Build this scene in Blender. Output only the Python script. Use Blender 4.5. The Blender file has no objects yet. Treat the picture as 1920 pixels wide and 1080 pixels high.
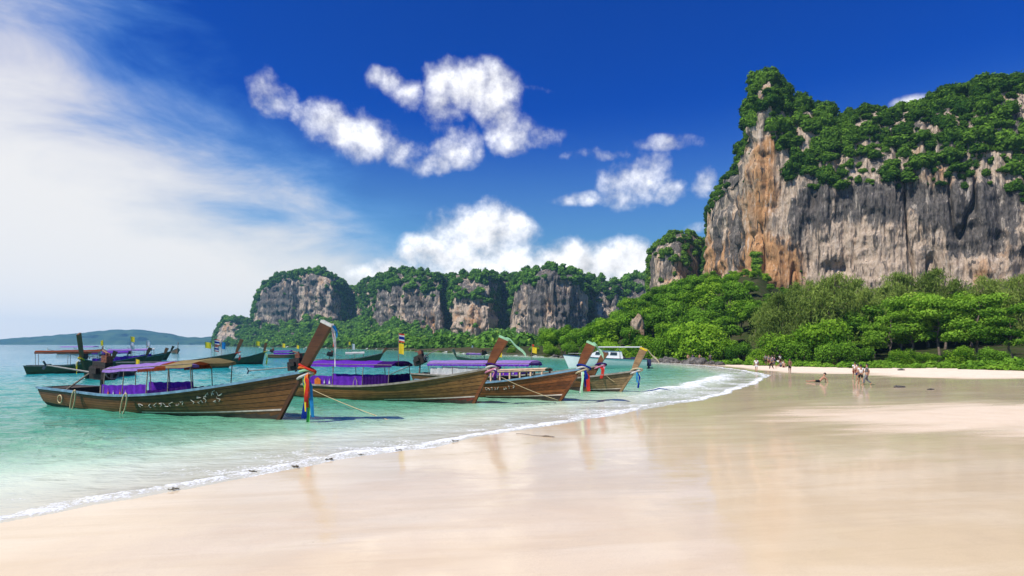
import bpy, math, random
import numpy as np
from mathutils import Vector, Matrix
random.seed(7)
RNG = np.random.default_rng(11)
sc = bpy.context.scene
COL = sc.collection
PI = math.pi

# ------------------------------------------------------------------ camera
H, F, CX, HY = 3.2, 1080.0, 960.0, 645.0      # eye height, focal length in photo pixels, principal column, horizon row
cam = bpy.data.cameras.new('camera'); cam_o = bpy.data.objects.new('camera', cam); COL.objects.link(cam_o)
cam_o.location = (0, 0, H); cam_o.rotation_euler = (PI / 2, 0, 0)
cam.sensor_width = 36; cam.lens = 36 * F / 1920; cam.shift_y = (HY - 540) / 1920
cam.clip_start = 0.1; cam.clip_end = 30000
sc.camera = cam_o

def W(px, py, d): return Vector(((px - CX) / F * d, d, H + (HY - py) / F * d))
def G(px, py, z=0.0): return W(px, py, (H - z) * F / (py - HY))

# ------------------------------------------------------------------ exposure and render settings
sc.view_settings.view_transform = 'Standard'; sc.view_settings.look = 'None'
sc.view_settings.exposure = 0.35; sc.view_settings.gamma = 1.0; sc.view_settings.use_curve_mapping = False
sc.render.engine = 'CYCLES'
sc.cycles.use_denoising = True
sc.cycles.max_bounces = 6; sc.cycles.diffuse_bounces = 2; sc.cycles.glossy_bounces = 3
sc.cycles.transmission_bounces = 3; sc.cycles.transparent_max_bounces = 6; sc.cycles.volume_bounces = 1
sc.cycles.caustics_reflective = False; sc.cycles.caustics_refractive = False

# ------------------------------------------------------------------ node helper
class NT:
    def __init__(s, tree): s.t = tree
    def n(s, typ, **kw):
        nd = s.t.nodes.new(typ)
        for k, v in kw.items(): setattr(nd, k, v)
        return nd
    def put(s, sock, v):
        if isinstance(v, bpy.types.NodeSocket): s.t.links.new(v, sock)
        elif v is not None: sock.default_value = v
    def m(s, op, a, b=None, c=None, clamp=False):
        nd = s.n('ShaderNodeMath', operation=op, use_clamp=clamp)
        for i, v in enumerate((a, b, c)):
            if v is not None: s.put(nd.inputs[i], v)
        return nd.outputs[0]
    def vm(s, op, a, b=None):
        nd = s.n('ShaderNodeVectorMath', operation=op)
        s.put(nd.inputs[0], a)
        if b is not None: s.put(nd.inputs[1], b)
        return nd.outputs['Value'] if op in ('LENGTH', 'DOT_PRODUCT') else nd.outputs[0]
    def rng(s, v, a, b, c=0.0, d=1.0, smooth=True):
        nd = s.n('ShaderNodeMapRange', interpolation_type='SMOOTHSTEP' if smooth else 'LINEAR')
        for i, x in enumerate((v, a, b, c, d)): s.put(nd.inputs[i], x)
        return nd.outputs[0]
    def mix(s, f, a, b, blend='MIX'):
        nd = s.n('ShaderNodeMix', data_type='RGBA', blend_type=blend)
        s.put(nd.inputs[0], f)
        for i, v in ((6, a), (7, b)):
            if not isinstance(v, bpy.types.NodeSocket) and len(v) == 3: v = (*v, 1)
            s.put(nd.inputs[i], v)
        return nd.outputs[2]
    def noise(s, vec, scale, detail=4, rough=0.55, dist=0.0, out=0):
        nd = s.n('ShaderNodeTexNoise')
        if vec is not None: s.put(nd.inputs['Vector'], vec)
        s.put(nd.inputs['Scale'], scale); nd.inputs['Detail'].default_value = detail
        nd.inputs['Roughness'].default_value = rough; nd.inputs['Distortion'].default_value = dist
        return nd.outputs[out]
    def mapping(s, vec, scale=(1, 1, 1), loc=(0, 0, 0), rot=(0, 0, 0)):
        nd = s.n('ShaderNodeMapping'); s.put(nd.inputs[0], vec)
        nd.inputs['Scale'].default_value = scale; nd.inputs['Location'].default_value = loc; nd.inputs['Rotation'].default_value = rot
        return nd.outputs[0]
    def attr(s, name, out='Fac'):
        return s.n('ShaderNodeAttribute', attribute_name=name).outputs[out]
    def comb(s, x, y, z=0.0):
        nd = s.n('ShaderNodeCombineXYZ')
        for i, v in enumerate((x, y, z)): s.put(nd.inputs[i], v)
        return nd.outputs[0]
    def bump(s, h, strength, dist):
        nd = s.n('ShaderNodeBump'); s.put(nd.inputs['Height'], h)
        s.put(nd.inputs['Strength'], strength); nd.inputs['Distance'].default_value = dist
        return nd.outputs[0]

# ------------------------------------------------------------------ sky and sun
SUN = Vector((-0.62, -0.44, 0.98)).normalized()
SKY_STRENGTH = 0.1
def build_world():
    w = bpy.data.worlds.new('World'); sc.world = w; w.use_nodes = True
    t = w.node_tree; t.nodes.clear(); N = NT(t)
    sky = N.n('ShaderNodeTexSky', sky_type='NISHITA'); sky.sun_disc = False
    sky.sun_elevation = math.asin(SUN.z); sky.sun_rotation = math.atan2(SUN.x, SUN.y)
    sky.air_density = 1.0; sky.dust_density = 0.4; sky.ozone_density = 2.5
    d = N.n('ShaderNodeTexCoord').outputs['Generated']
    sep = N.n('ShaderNodeSeparateXYZ'); N.put(sep.inputs[0], d)
    x, y, z = sep.outputs
    az = N.m('ARCTAN2', x, y)
    el = N.m('ARCSINE', z)
    # a polarised tropical blue: the Nishita colour with more saturation
    base = N.mix(1.0, sky.outputs[0], SKY_TINT, 'MULTIPLY')
    base = N.mix(N.rng(el, 0.40, 0.0), base, SKY_LOW)
    p2 = N.comb(az, el, 0.0)
    # fine structure shared by all cumulus
    wn = N.noise(d, 9.0, 3, 0.5, 0, 1)
    warp = N.vm('SCALE', N.vm('SUBTRACT', wn, (0.5, 0.5, 0.5)), None); warp.node.inputs['Scale'].default_value = 0.06
    pw = N.vm('ADD', p2, warp)
    n1 = N.noise(d, 16.0, 9, 0.60)
    sun_off = N.vm('ADD', d, (-0.016, 0.0, 0.022))
    n2 = N.noise(sun_off, 16.0, 5, 0.56)
    blobs = [(515,172,40,36,1),(558,205,28,20,.8),(602,218,44,32,1),(645,245,50,32,1),(695,270,54,34,.95),(748,287,40,26,.9),(800,315,54,22,1),(850,313,30,20,.85),
             (704,140,22,17,.7),(738,150,30,18,.75),(766,170,24,26,.75),
             (828,148,28,28,.9),(880,165,50,32,1.05),(925,182,40,44,1.1),(938,225,28,40,1),(962,256,42,24,.95),(1012,262,46,14,.75),
             (832,200,32,52,.85),(852,262,28,32,.85),(885,265,18,34,.65),(843,292,42,28,.95),
             (1192,338,60,36,1.05),(1215,306,28,22,.8),(1170,366,36,20,.8),(1256,360,40,16,.7),(1085,372,38,10,.55),(1245,266,46,12,.5),(1150,287,62,7,.3),(1328,345,18,22,.6),
             (1020,169,34,5,.28),(912,446,88,52,1.5),(955,416,42,22,1.2),(895,492,125,46,1.4),(1130,498,100,46,1.7),(1195,495,64,38,1.6),(1060,508,80,36,1.6),(985,510,66,26,1.4),
             (772,492,30,22,1.2),(735,514,80,20,1.2),(1302,428,26,10,.6),(1715,197,34,17,1.1)]
    acc = None
    for (px, py, rx, ry, s) in blobs:
        u, v = (px - CX) / F, (HY - py) / F
        a0, e0 = math.atan2(u, 1), math.atan2(v, math.hypot(u, 1))
        ca = 1 / (1 + u * u)
        q = N.vm('SUBTRACT', pw, (a0, e0, 0)); q = N.vm('MULTIPLY', q, (F / (rx * 1.32) / ca, F / (ry * 1.32) * (1 + u * u) ** .5 , 0))
        r2 = N.vm('DOT_PRODUCT', q, q)
        b = N.m('MULTIPLY_ADD', r2, -s, s)
        acc = b if acc is None else N.m('MAXIMUM', acc, b)
    # scattered cumulus over the rest of the sky, outside the piece the photograph shows
    outside = N.m('MAXIMUM', N.rng(N.m('ABSOLUTE', az), 0.78, 1.0), N.rng(el, 0.62, 0.8))
    g = N.noise(d, 3.2, 3, 0.5)
    gen = N.m('MULTIPLY', N.rng(g, 0.56, 0.70), N.m('MULTIPLY', outside, N.rng(el, 0.0, 0.25)))
    acc = N.m('MAXIMUM', acc, N.m('MULTIPLY_ADD', gen, 2.3, -1.6))
    dens = N.m('ADD', acc, N.m('MULTIPLY', N.m('SUBTRACT', n1, 0.52), 3.3))
    cum = N.rng(dens, -0.12, 1.5)
    lit = N.m('ADD', 0.80, N.m('MULTIPLY', N.m('SUBTRACT', n1, n2), 1.3))
    lit = N.m('ADD', lit, N.m('MULTIPLY', N.rng(dens, 0.2, 1.2), 0.12))
    # thin veil of high cloud over the left half
    vx = N.mapping(p2, (3.0, 7.5, 1), rot=(0, 0, 0.42))
    vn = N.noise(vx, 1.4, 6, 0.6, 0.4)
    line = N.m('SUBTRACT', N.m('MULTIPLY_ADD', N.m('MAXIMUM', N.m('MINIMUM', az, 0.9), -1.3), -0.56, 0.145), el)
    veil = N.rng(N.m('ADD', line, N.m('MULTIPLY', N.m('SUBTRACT', vn, 0.5), 0.36)), -0.04, 0.34)
    veil = N.m('MULTIPLY', veil, N.rng(N.m('ABSOLUTE', az), 2.0, 1.5))
    veil = N.m('MULTIPLY', veil, N.rng(az, 0.16, -0.22, 0.25, 0.97))
    c = N.mix(veil, base, N.mix(N.rng(veil, 0.05, 0.75), (1.6, 4.4, 8.0), VEIL))
    white = N.vm('SCALE', (1.0, 1.0, 1.02), None); N.put(white.node.inputs['Scale'], N.m('MULTIPLY', lit, CLOUD))
    c = N.mix(N.m('MULTIPLY', cum, 0.97), c, white)
    # below the horizon
    bg = N.n('ShaderNodeBackground'); N.put(bg.inputs[0], c); bg.inputs[1].default_value = SKY_STRENGTH
    out = N.n('ShaderNodeOutputWorld'); t.links.new(bg.outputs[0], out.inputs[0])
    w.cycles.sampling_method = 'MANUAL'; w.cycles.sample_map_resolution = 512
SKY_TINT = (0.0, 0.235, 0.92); SKY_LOW = (1.5, 3.6, 4.7)
VEIL = (7.3, 7.2, 7.1)
CLOUD = 9.6
build_world()
sl = bpy.data.lights.new('sun', 'SUN'); sl.energy = 4.4; sl.angle = math.radians(0.53); sl.color = (1.0, 0.955, 0.88)
so = bpy.data.objects.new('sun', sl); COL.objects.link(so); so.location = (0, 0, 60)
so.rotation_euler = SUN.to_track_quat('Z', 'Y').to_euler()

# ------------------------------------------------------------------ numpy noise
def _hash(ix, iy, iz, seed):
    h = (ix.astype(np.int64) * 374761393 + iy.astype(np.int64) * 668265263 + iz.astype(np.int64) * 2147483647 + seed * 974711) & 0xFFFFFFFF
    h = ((h ^ (h >> 13)) * 1274126177) & 0xFFFFFFFF
    return ((h ^ (h >> 16)) & 0xFFFF) / 65535.0
def vnoise(x, y, z=None, seed=0):
    x = np.asarray(x, float); y = np.asarray(y, float)
    if z is None:
        x, y = np.broadcast_arrays(x, y); ix, iy = np.floor(x).astype(np.int64), np.floor(y).astype(np.int64); fx, fy = x - ix, y - iy
        fx, fy = fx * fx * (3 - 2 * fx), fy * fy * (3 - 2 * fy); o = np.zeros_like(ix)
        h = [_hash(ix + a, iy + b, o, seed) for a in (0, 1) for b in (0, 1)]
        return (h[0] * (1 - fy) + h[1] * fy) * (1 - fx) + (h[2] * (1 - fy) + h[3] * fy) * fx
    z = np.asarray(z, float)
    x, y, z = np.broadcast_arrays(x, y, z)
    ix, iy, iz = np.floor(x), np.floor(y), np.floor(z); fx, fy, fz = x - ix, y - iy, z - iz
    fx, fy, fz = fx * fx * (3 - 2 * fx), fy * fy * (3 - 2 * fy), fz * fz * (3 - 2 * fz)
    r = 0
    for dx in (0, 1):
        for dy in (0, 1):
            for dz in (0, 1):
                r = r + _hash(ix + dx, iy + dy, iz + dz, seed) * (fx if dx else 1 - fx) * (fy if dy else 1 - fy) * (fz if dz else 1 - fz)
    return r
def fbm(x, y, z=None, oct=4, seed=0, gain=0.5):
    a, s, t, f = 1.0, 0.0, 0.0, 1.0
    for o in range(oct):
        s = s + a * vnoise(np.asarray(x) * f, np.asarray(y) * f, None if z is None else np.asarray(z) * f, seed + o * 17); t += a; a *= gain; f *= 2.03
    return s / t
def sstep(a, b, v):
    t = np.clip((v - a) / (b - a), 0, 1); return t * t * (3 - 2 * t)

# ------------------------------------------------------------------ mesh helpers
def np_mesh(name, V, Q, attrs=None, smooth=False):
    """V (n,3), Q (m,k) faces all with k corners"""
    me = bpy.data.meshes.new(name); V = np.asarray(V, np.float32); Q = np.asarray(Q, np.int32); k = Q.shape[1]
    me.vertices.add(len(V)); me.vertices.foreach_set('co', V.ravel())
    me.loops.add(Q.size); me.loops.foreach_set('vertex_index', Q.ravel())
    me.polygons.add(len(Q)); me.polygons.foreach_set('loop_start', np.arange(0, Q.size, k, dtype=np.int32))
    me.polygons.foreach_set('loop_total', np.full(len(Q), k, np.int32))
    me.polygons.foreach_set('use_smooth', np.full(len(Q), smooth, bool))
    for n, a in (attrs or {}).items():
        at = me.attributes.new(n, 'FLOAT', 'POINT'); at.data.foreach_set('value', np.asarray(a, np.float32).ravel())
    me.update(calc_edges=True)
    return me
def grid_faces(nr, nc):
    i = np.arange(nr - 1)[:, None] * nc + np.arange(nc - 1)[None, :]
    return np.stack([i, i + 1, i + nc + 1, i + nc], -1).reshape(-1, 4)
def link(name, me, mat=None, parent=None):
    o = bpy.data.objects.new(name, me); COL.objects.link(o)
    if mat is not None and me is not None and not me.materials: me.materials.append(mat)
    if parent is not None: o.parent = parent
    return o
def tag(o, label=None, cat=None, group=None, kind=None):
    for k, v in (('label', label), ('category', cat), ('group', group), ('kind', kind)):
        if v: o[k] = v
    return o
def thing(name, label, cat, loc=(0, 0, 0), rz=0.0, group=None, scale=1.0):
    o = bpy.data.objects.new(name, None); COL.objects.link(o); o.empty_display_size = 0.3
    o.location = loc; o.rotation_euler = (0, 0, rz); o.scale = (scale,) * 3
    return tag(o, label, cat, group)
class MB:
    def __init__(s): s.v = []; s.f = []
    def box(s, c, size, rot=None, taper=1.0):
        b = len(s.v); sx, sy, sz = [q / 2 for q in size]
        for z in (-1, 1):
            k = 1.0 if z < 0 else taper
            for (x, y) in ((-1, -1), (1, -1), (1, 1), (-1, 1)):
                p = Vector((x * sx * k, y * sy * k, z * sz))
                if rot is not None: p = rot @ p
                s.v.append(tuple(p + Vector(c)))
        s.f += [tuple(b + i for i in q) for q in ((3, 2, 1, 0), (4, 5, 6, 7), (0, 1, 5, 4), (1, 2, 6, 5), (2, 3, 7, 6), (3, 0, 4, 7))]
        return s
    def tube(s, path, r, n=6, cap=True):
        path = [Vector(p) for p in path]; rs = r if isinstance(r, (list, tuple)) else [r] * len(path)
        b = len(s.v); up = Vector((0.31, 0.17, 0.93))
        for i, p in enumerate(path):
            t = (path[min(i + 1, len(path) - 1)] - path[max(i - 1, 0)]).normalized()
            a = t.cross(up)
            if a.length < 1e-3: a = t.cross(Vector((1, 0, 0)))
            a.normalize(); c = t.cross(a)
            for k in range(n):
                an = 2 * PI * k / n; s.v.append(tuple(p + (a * math.cos(an) + c * math.sin(an)) * rs[i]))
        for i in range(len(path) - 1):
            for k in range(n):
                s.f.append((b + i * n + k, b + i * n + (k + 1) % n, b + (i + 1) * n + (k + 1) % n, b + (i + 1) * n + k))
        if cap:
            s.f.append(tuple(b + k for k in range(n))[::-1]); e = b + (len(path) - 1) * n; s.f.append(tuple(e + k for k in range(n)))
        return s
    def ring(s, c, R, r, axis='x', n=14, m=6):
        c = Vector(c); pts = []
        for i in range(n + 1):
            a = 2 * PI * i / n
            pts.append(c + (Vector((0, math.cos(a), math.sin(a))) if axis == 'x' else Vector((math.cos(a), 0, math.sin(a))) if axis == 'y' else Vector((math.cos(a), math.sin(a), 0))) * R)
        return s.tube(pts, r, m, cap=False)
    def grid(s, P):
        b = len(s.v); nr, nc = len(P), len(P[0])
        for row in P: s.v += [tuple(p) for p in row]
        for i in range(nr - 1):
            for j in range(nc - 1): s.f.append((b + i * nc + j, b + i * nc + j + 1, b + (i + 1) * nc + j + 1, b + (i + 1) * nc + j))
        return s
    def mesh(s, name, smooth=False):
        me = bpy.data.meshes.new(name); me.from_pydata(s.v, [], s.f)
        if smooth: me.polygons.foreach_set('use_smooth', [True] * len(me.polygons))
        me.update(); return me
    def build(s, name, mat, parent=None, smooth=False): return link(name, s.mesh(name, smooth), mat, parent)
def copy_tree(o, parent=None):
    c = o.copy(); COL.objects.link(c); c.parent = parent
    for ch in o.children: copy_tree(ch, c)
    return c

# ------------------------------------------------------------------ materials
MATS = {}
def new_mat(name):
    m = bpy.data.materials.new(name); m.use_nodes = True; t = m.node_tree; t.nodes.clear(); N = NT(t)
    out = N.n('ShaderNodeOutputMaterial'); MATS[name] = m
    return m, N, out
def plain(name, col, rough=0.6, var=0.18, scale=6.0, metal=0.0, spec=0.4):
    m, N, out = new_mat(name); b = N.n('ShaderNodeBsdfPrincipled')
    tc = N.n('ShaderNodeTexCoord').outputs['Object']
    n = N.noise(tc, scale, 5, 0.6)
    c = N.mix(N.rng(n, 0.3, 0.7), tuple(x * (1 - var) for x in col), tuple(min(1, x * (1 + var)) for x in col))
    N.put(b.inputs['Base Color'], c); b.inputs['Roughness'].default_value = rough; b.inputs['Metallic'].default_value = metal
    b.inputs['Specular IOR Level'].default_value = spec
    N.put(b.inputs['Normal'], N.bump(n, 0.25, 0.02))
    N.t.links.new(b.outputs[0], out.inputs[0]); return m
def cloth(name, col, trans=0.35):
    m, N, out = new_mat(name)
    tc = N.n('ShaderNodeTexCoord').outputs['Object']; n = N.noise(tc, 5, 4, 0.6)
    c = N.mix(N.rng(n, 0.3, 0.7), tuple(x * .82 for x in col), tuple(min(1, x * 1.12) for x in col))
    d = N.n('ShaderNodeBsdfDiffuse'); t = N.n('ShaderNodeBsdfTranslucent'); mx = N.n('ShaderNodeMixShader')
    N.put(d.inputs[0], c); N.put(t.inputs[0], c); mx.inputs[0].default_value = trans
    N.t.links.new(d.outputs[0], mx.inputs[1]); N.t.links.new(t.outputs[0], mx.inputs[2]); N.t.links.new(mx.outputs[0], out.inputs[0]); return m
def wood(name, light, dark, rough=0.45, along='x'):
    m, N, out = new_mat(name); b = N.n('ShaderNodeBsdfPrincipled')
    tc = N.n('ShaderNodeTexCoord').outputs['Object']
    g = N.noise(N.mapping(tc, (0.7, 9, 9)), 2.2, 6, 0.65)
    st = N.noise(N.mapping(tc, (1.0, 1.0, 0.6)), 1.6, 5, 0.6)
    info = N.n('ShaderNodeObjectInfo').outputs['Random']
    f = N.m('ADD', N.m('MULTIPLY', g, 0.75), N.m('ADD', N.m('MULTIPLY', st, 0.45), N.m('MULTIPLY_ADD', info, 0.22, -0.11)))
    c = N.mix(N.rng(f, 0.38, 0.82), dark, light)
    wear = N.rng(N.noise(N.mapping(tc, (2.2, 6, 6)), 2.0, 6, 0.7), 0.62, 0.74)
    c = N.mix(N.m('MULTIPLY', wear, 0.22), c, tuple(min(1, x * 1.7 + .02) for x in light))
    N.put(b.inputs['Base Color'], c); b.inputs['Roughness'].default_value = rough; b.inputs['Specular IOR Level'].default_value = 0.35
    N.put(b.inputs['Normal'], N.bump(g, 0.35, 0.02))
    N.t.links.new(b.outputs[0], out.inputs[0]); return m
def leafmat(name, dark, light, trans=0.3, yellow=(0.16, 0.2, 0.03)):
    m, N, out = new_mat(name)
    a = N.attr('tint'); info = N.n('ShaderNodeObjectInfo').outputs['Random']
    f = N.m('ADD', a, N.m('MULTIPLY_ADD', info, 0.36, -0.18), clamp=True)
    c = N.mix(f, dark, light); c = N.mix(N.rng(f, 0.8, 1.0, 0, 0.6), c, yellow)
    d = N.n('ShaderNodeBsdfDiffuse'); t = N.n('ShaderNodeBsdfTranslucent'); mx = N.n('ShaderNodeMixShader')
    N.put(d.inputs[0], c); N.put(t.inputs[0], N.mix(1.0, c, (1.15, 1.25, .6), 'MULTIPLY')); mx.inputs[0].default_value = trans
    N.t.links.new(d.outputs[0], mx.inputs[1]); N.t.links.new(t.outputs[0], mx.inputs[2]); N.t.links.new(mx.outputs[0], out.inputs[0]); return m

# ------------------------------------------------------------------ shoreline and ground heights
SHORE_PX = [(149,945),(400,905),(620,860),(780,838),(1000,800),(1180,770),(1330,745),(1395,726),(1425,712),(1438,703),(1405,696),(1345,688),(1285,682.5),(1200,678),(1100,672.5),(1030,669),(960,666.5),(880,663),(800,659),(700,655),(600,652.5),(500,650.5),(420,649)]
SH = [(-420, -330), (-44, -34)] + [tuple(G(*p)[:2]) for p in SHORE_PX] + [(-505, 960), (-300, 1500), (600, 2600), (5200, 3600)]
POLY = np.array(SH + [(5200, -4000), (-420, -4000)])
def seg_dist(px, py, pts, closed=False):
    best = np.full(px.shape, 1e18); pts = np.asarray(pts, float)
    for i in range(len(pts) - (0 if closed else 1)):
        a, b = pts[i], pts[(i + 1) % len(pts)]; e = b - a; L2 = max(e @ e, 1e-9)
        t = np.clip(((px - a[0]) * e[0] + (py - a[1]) * e[1]) / L2, 0, 1)
        best = np.minimum(best, (px - a[0] - t * e[0]) ** 2 + (py - a[1] - t * e[1]) ** 2)
    return np.sqrt(best)
def inside(px, py, poly):
    r = np.zeros(px.shape, bool); n = len(poly)
    for i in range(n):
        (x1, y1), (x2, y2) = poly[i], poly[(i + 1) % n]
        c = ((y1 > py) != (y2 > py)) & (px < (x2 - x1) * (py - y1) / ((y2 - y1) if y2 != y1 else 1e-9) + x1)
        r ^= c
    return r
# smooth the shoreline with a Catmull-Rom pass
def smooth_line(pts, n=6):
    P = [np.array(p, float) for p in pts]; out = []
    for i in range(len(P) - 1):
        p0, p1, p2, p3 = P[max(i - 1, 0)], P[i], P[i + 1], P[min(i + 2, len(P) - 1)]
        for k in range(n):
            t = k / n; out.append(0.5 * (2 * p1 + (p2 - p0) * t + (2 * p0 - 5 * p1 + 4 * p2 - p3) * t * t + (3 * p1 - p0 - 3 * p2 + p3) * t ** 3))
    out.append(P[-1]); return np.array(out)
SHC = np.vstack([np.array(SH[:2]), smooth_line(SH[2:25], 5), np.array(SH[25:])])
POLYC = np.vstack([SHC, POLY[-2:]])
def shore(x, y):
    """signed metres from the waterline, positive on land"""
    x = np.asarray(x, float); y = np.asarray(y, float)
    d = seg_dist(x, y, SHC); s = np.where(inside(x, y, POLYC), d, -d)
    wob = (fbm(x / 2.2, y / 2.2, oct=3, seed=3) - .5) * 0.9
    return s + wob * np.clip(1 - np.abs(s) / 25, 0, 1) * np.clip(60 / np.maximum(np.hypot(x, y), 1), .3, 1)
VEG = [(1920,693),(1769,686),(1600,683.5),(1450,679),(1350,676),(1250,673.5),(1150,670),(1050,667.5)]
VEGW = [(400, -200)] + [tuple(G(px, py, 0.55)[:2]) for px, py in VEG] + [(-5, 172), (-40, 230), (-75, 310), (-140, 410), (-320, 660), (-505, 905)]
VEGP = np.array(VEGW + [(-400, 1500), (600, 2600), (5200, 3600), (5200, -200)])
def veg(x, y):
    d = seg_dist(x, y, np.array(VEGW)); return np.where(inside(x, y, VEGP), d, -d)
def ground_z(x, y, s=None, v=None):
    s = shore(x, y) if s is None else s; v = veg(x, y) if v is None else v
    land = 0.009 * np.minimum(s, 10) + 0.026 * np.clip(s - 9, 0, 22)
    sea = np.where(s > -6, 0.055 * s, 0.055 * -6 + 0.09 * (s + 6)); sea = np.maximum(sea, -6)
    z = np.where(s > 0, land, sea)
    # low bars and a shallow runnel on the tidal flat
    flat = np.clip(s / 4, 0, 1) * np.clip((24 - s) / 8, 0, 1)
    a = 0.72; ux, uy = x * math.cos(a) + y * math.sin(a), -x * math.sin(a) + y * math.cos(a)
    z = z + flat * (fbm(ux / 14, uy / 3.2, oct=3, seed=9) - .5) * 0.07
    z = z + np.clip(v / 6, 0, 1) * 0.35 + np.clip(v - 10, 0, 60) * 0.03
    return z
def gz(x, y): return float(ground_z(np.array([float(x)]), np.array([float(y)]))[0])

def fan(ds, us):
    D, U = np.meshgrid(ds, us, indexing='ij')
    X = np.where(D > 1.5, U * D, U * (1.5 + (1.5 - D) * 4.0)); return np.clip(X, -2600, 2600), D
u_f = np.unique(np.concatenate([-np.geomspace(1.0, 6, 14), np.arange(-1.0, 1.0, 0.0058), np.geomspace(1.0, 6, 14)]))
ds_g = np.concatenate([[-600, -120, -30, -8, 0.2], np.geomspace(1.5, 120, 330), np.geomspace(124, 3300, 70)])
X, Y = fan(ds_g, u_f); S = shore(X, Y); VG = veg(X, Y); Z = ground_z(X, Y, S, VG)
near = np.clip(1 - np.hypot(X, Y) / 40, 0, 1) * np.clip(S, 0, 1)
Z = Z + near * (fbm(X / .5, Y / .5, oct=3, seed=5) - .5) * 0.012
Q = grid_faces(*X.shape)
def sand_material():
    m, N, out = new_mat('sand'); b = N.n('ShaderNodeBsdfPrincipled')
    pos = N.n('ShaderNodeNewGeometry').outputs['Position']; s = N.attr('shore'); v = N.attr('veg')
    rot = N.mapping(pos, (1, 1, 1), rot=(0, 0, -0.12))
    streak = N.noise(N.mapping(rot, (0.22, 1.0, 1)), 1.0, 4, 0.5, 0.5)
    big = N.noise(N.mapping(rot, (0.06, 0.15, 1)), 1.0, 4, 0.5)
    grain = N.noise(pos, 60, 3, 0.7)
    dry = N.rng(N.m('ADD', v, N.m('MULTIPLY', N.m('SUBTRACT', big, .5), 14.0)), -18.5, -13.5)
    sx = N.n('ShaderNodeSeparateXYZ'); N.put(sx.inputs[0], pos)
    ex = N.m('DIVIDE', N.m('SUBTRACT', sx.outputs[0], 22.0), 10.0); ey = N.m('DIVIDE', N.m('SUBTRACT', sx.outputs[1], 23.5), 5.5)
    bar = N.m('ADD', N.m('MULTIPLY', ex, ex), N.m('MULTIPLY', ey, ey))
    dry = N.m('MAXIMUM', dry, N.m('MULTIPLY', N.rng(N.m('ADD', bar, N.m('MULTIPLY', N.m('SUBTRACT', N.noise(N.mapping(rot, (.16, .7, 1)), 1.0, 5, .6), .5), 3.2)), 1.9, .1), .6))
    dry = N.m('MULTIPLY', dry, N.rng(s, 1.0, 4.0))
    wet = N.m('SUBTRACT', 1.0, dry)
    dry_c = N.mix(N.rng(N.noise(pos, 0.9, 5, 0.65), .3, .7), (.80, .64, .48), (.87, .73, .57))
    wet_c = N.mix(N.rng(streak, .35, .65), (.73, .575, .375), (.80, .655, .455))
    wet_c = N.mix(N.m('MULTIPLY', N.rng(N.noise(pos, .11, 4, .55), .42, .62), .5), wet_c, (.66, .50, .31))
    c = N.mix(wet, dry_c, wet_c)
    c = N.mix(N.m('MULTIPLY', N.rng(grain, .35, .65), .26), c, (.50, .38, .25))
    fineline = N.noise(N.mapping(rot, (.35, 5.0, 1)), 1.0, 4, .6, .3)
    c = N.mix(N.m('MULTIPLY', N.rng(fineline, .54, .68), .13), c, (.52, .39, .24))
    mott = N.noise(pos, 3.2, 5, .7)
    c = N.mix(N.m('MULTIPLY', N.rng(mott, .52, .7), .14), c, (.55, .42, .28))
    spots = N.rng(N.noise(pos, 9.0, 3, .5), .75, .79)
    c = N.mix(N.m('MULTIPLY', spots, .35), c, (.26, .20, .14))
    soil = N.mix(N.rng(N.noise(pos, 1.4, 5, .7), .35, .65), (.07, .045, .025), (.06, .07, .02))
    c = N.mix(N.rng(N.m('ADD', v, N.m('MULTIPLY', N.m('SUBTRACT', N.noise(pos, .5, 4, .6), .5), 5)), -.6, 1.2), c, soil)
    N.put(b.inputs['Base Color'], c)
    film = N.rng(big, .40, .62)
    rw = N.m('MULTIPLY_ADD', film, .07, .045)
    N.put(b.inputs['Roughness'], N.m('ADD', N.m('MULTIPLY', wet, rw), N.m('MULTIPLY', N.m('SUBTRACT', 1.0, wet), .85)))
    b.inputs['IOR'].default_value = 1.38
    N.put(b.inputs['Specular IOR Level'], N.m('MULTIPLY_ADD', wet, .36, .08))
    rip = N.noise(N.mapping(rot, (1.0, 3.6, 1)), 1.0, 4, .55, .3)
    hb = N.m('ADD', N.m('MULTIPLY', N.m('ADD', rip, N.m('MULTIPLY', mott, .5)), 0.55), N.m('ADD', N.m('MULTIPLY', streak, .35), N.m('MULTIPLY', N.m('MULTIPLY', grain, N.m('SUBTRACT', 1.05, wet)), .35)))
    N.put(b.inputs['Normal'], N.bump(hb, N.m('MULTIPLY_ADD', wet, -.66, 1.0), 0.02))
    N.t.links.new(b.outputs[0], out.inputs[0]); return m
gm = np_mesh('beach', np.stack([X, Y, Z], -1).reshape(-1, 3), Q, {'shore': S, 'veg': VG}, True)
tag(link('beach', gm, sand_material()), 'pale wet sand beach sloping into the bay', kind='structure')

# ------------------------------------------------------------------ sea
u_w = np.unique(np.concatenate([-np.geomspace(1.05, 6, 14), np.arange(-1.05, .62, 0.0042), np.geomspace(.62, 6, 14)]))
ds_w = np.concatenate([[-300, -60, -10, 2.0], np.geomspace(6, 130, 480), np.geomspace(134, 3350, 60)])
X, Y = fan(ds_w, u_w); S = shore(X, Y); GZ = ground_z(X, Y, S)
R = np.hypot(X, Y); amp = np.clip(-S / 9, 0, 1) * np.clip(1.6 - R / 110, 0, 1)
ph = fbm(X / 6, Y / 6, oct=2, seed=21) * 9
wv = 0.030 * np.sin((X * .55 - Y * .83) * 1.9 + ph) + 0.022 * np.sin((X * .2 - Y * .98) * 3.6 + ph * 1.7) + (fbm(X / .8, Y / .5, oct=3, seed=31) - .5) * .11
Zw = amp * wv
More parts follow.
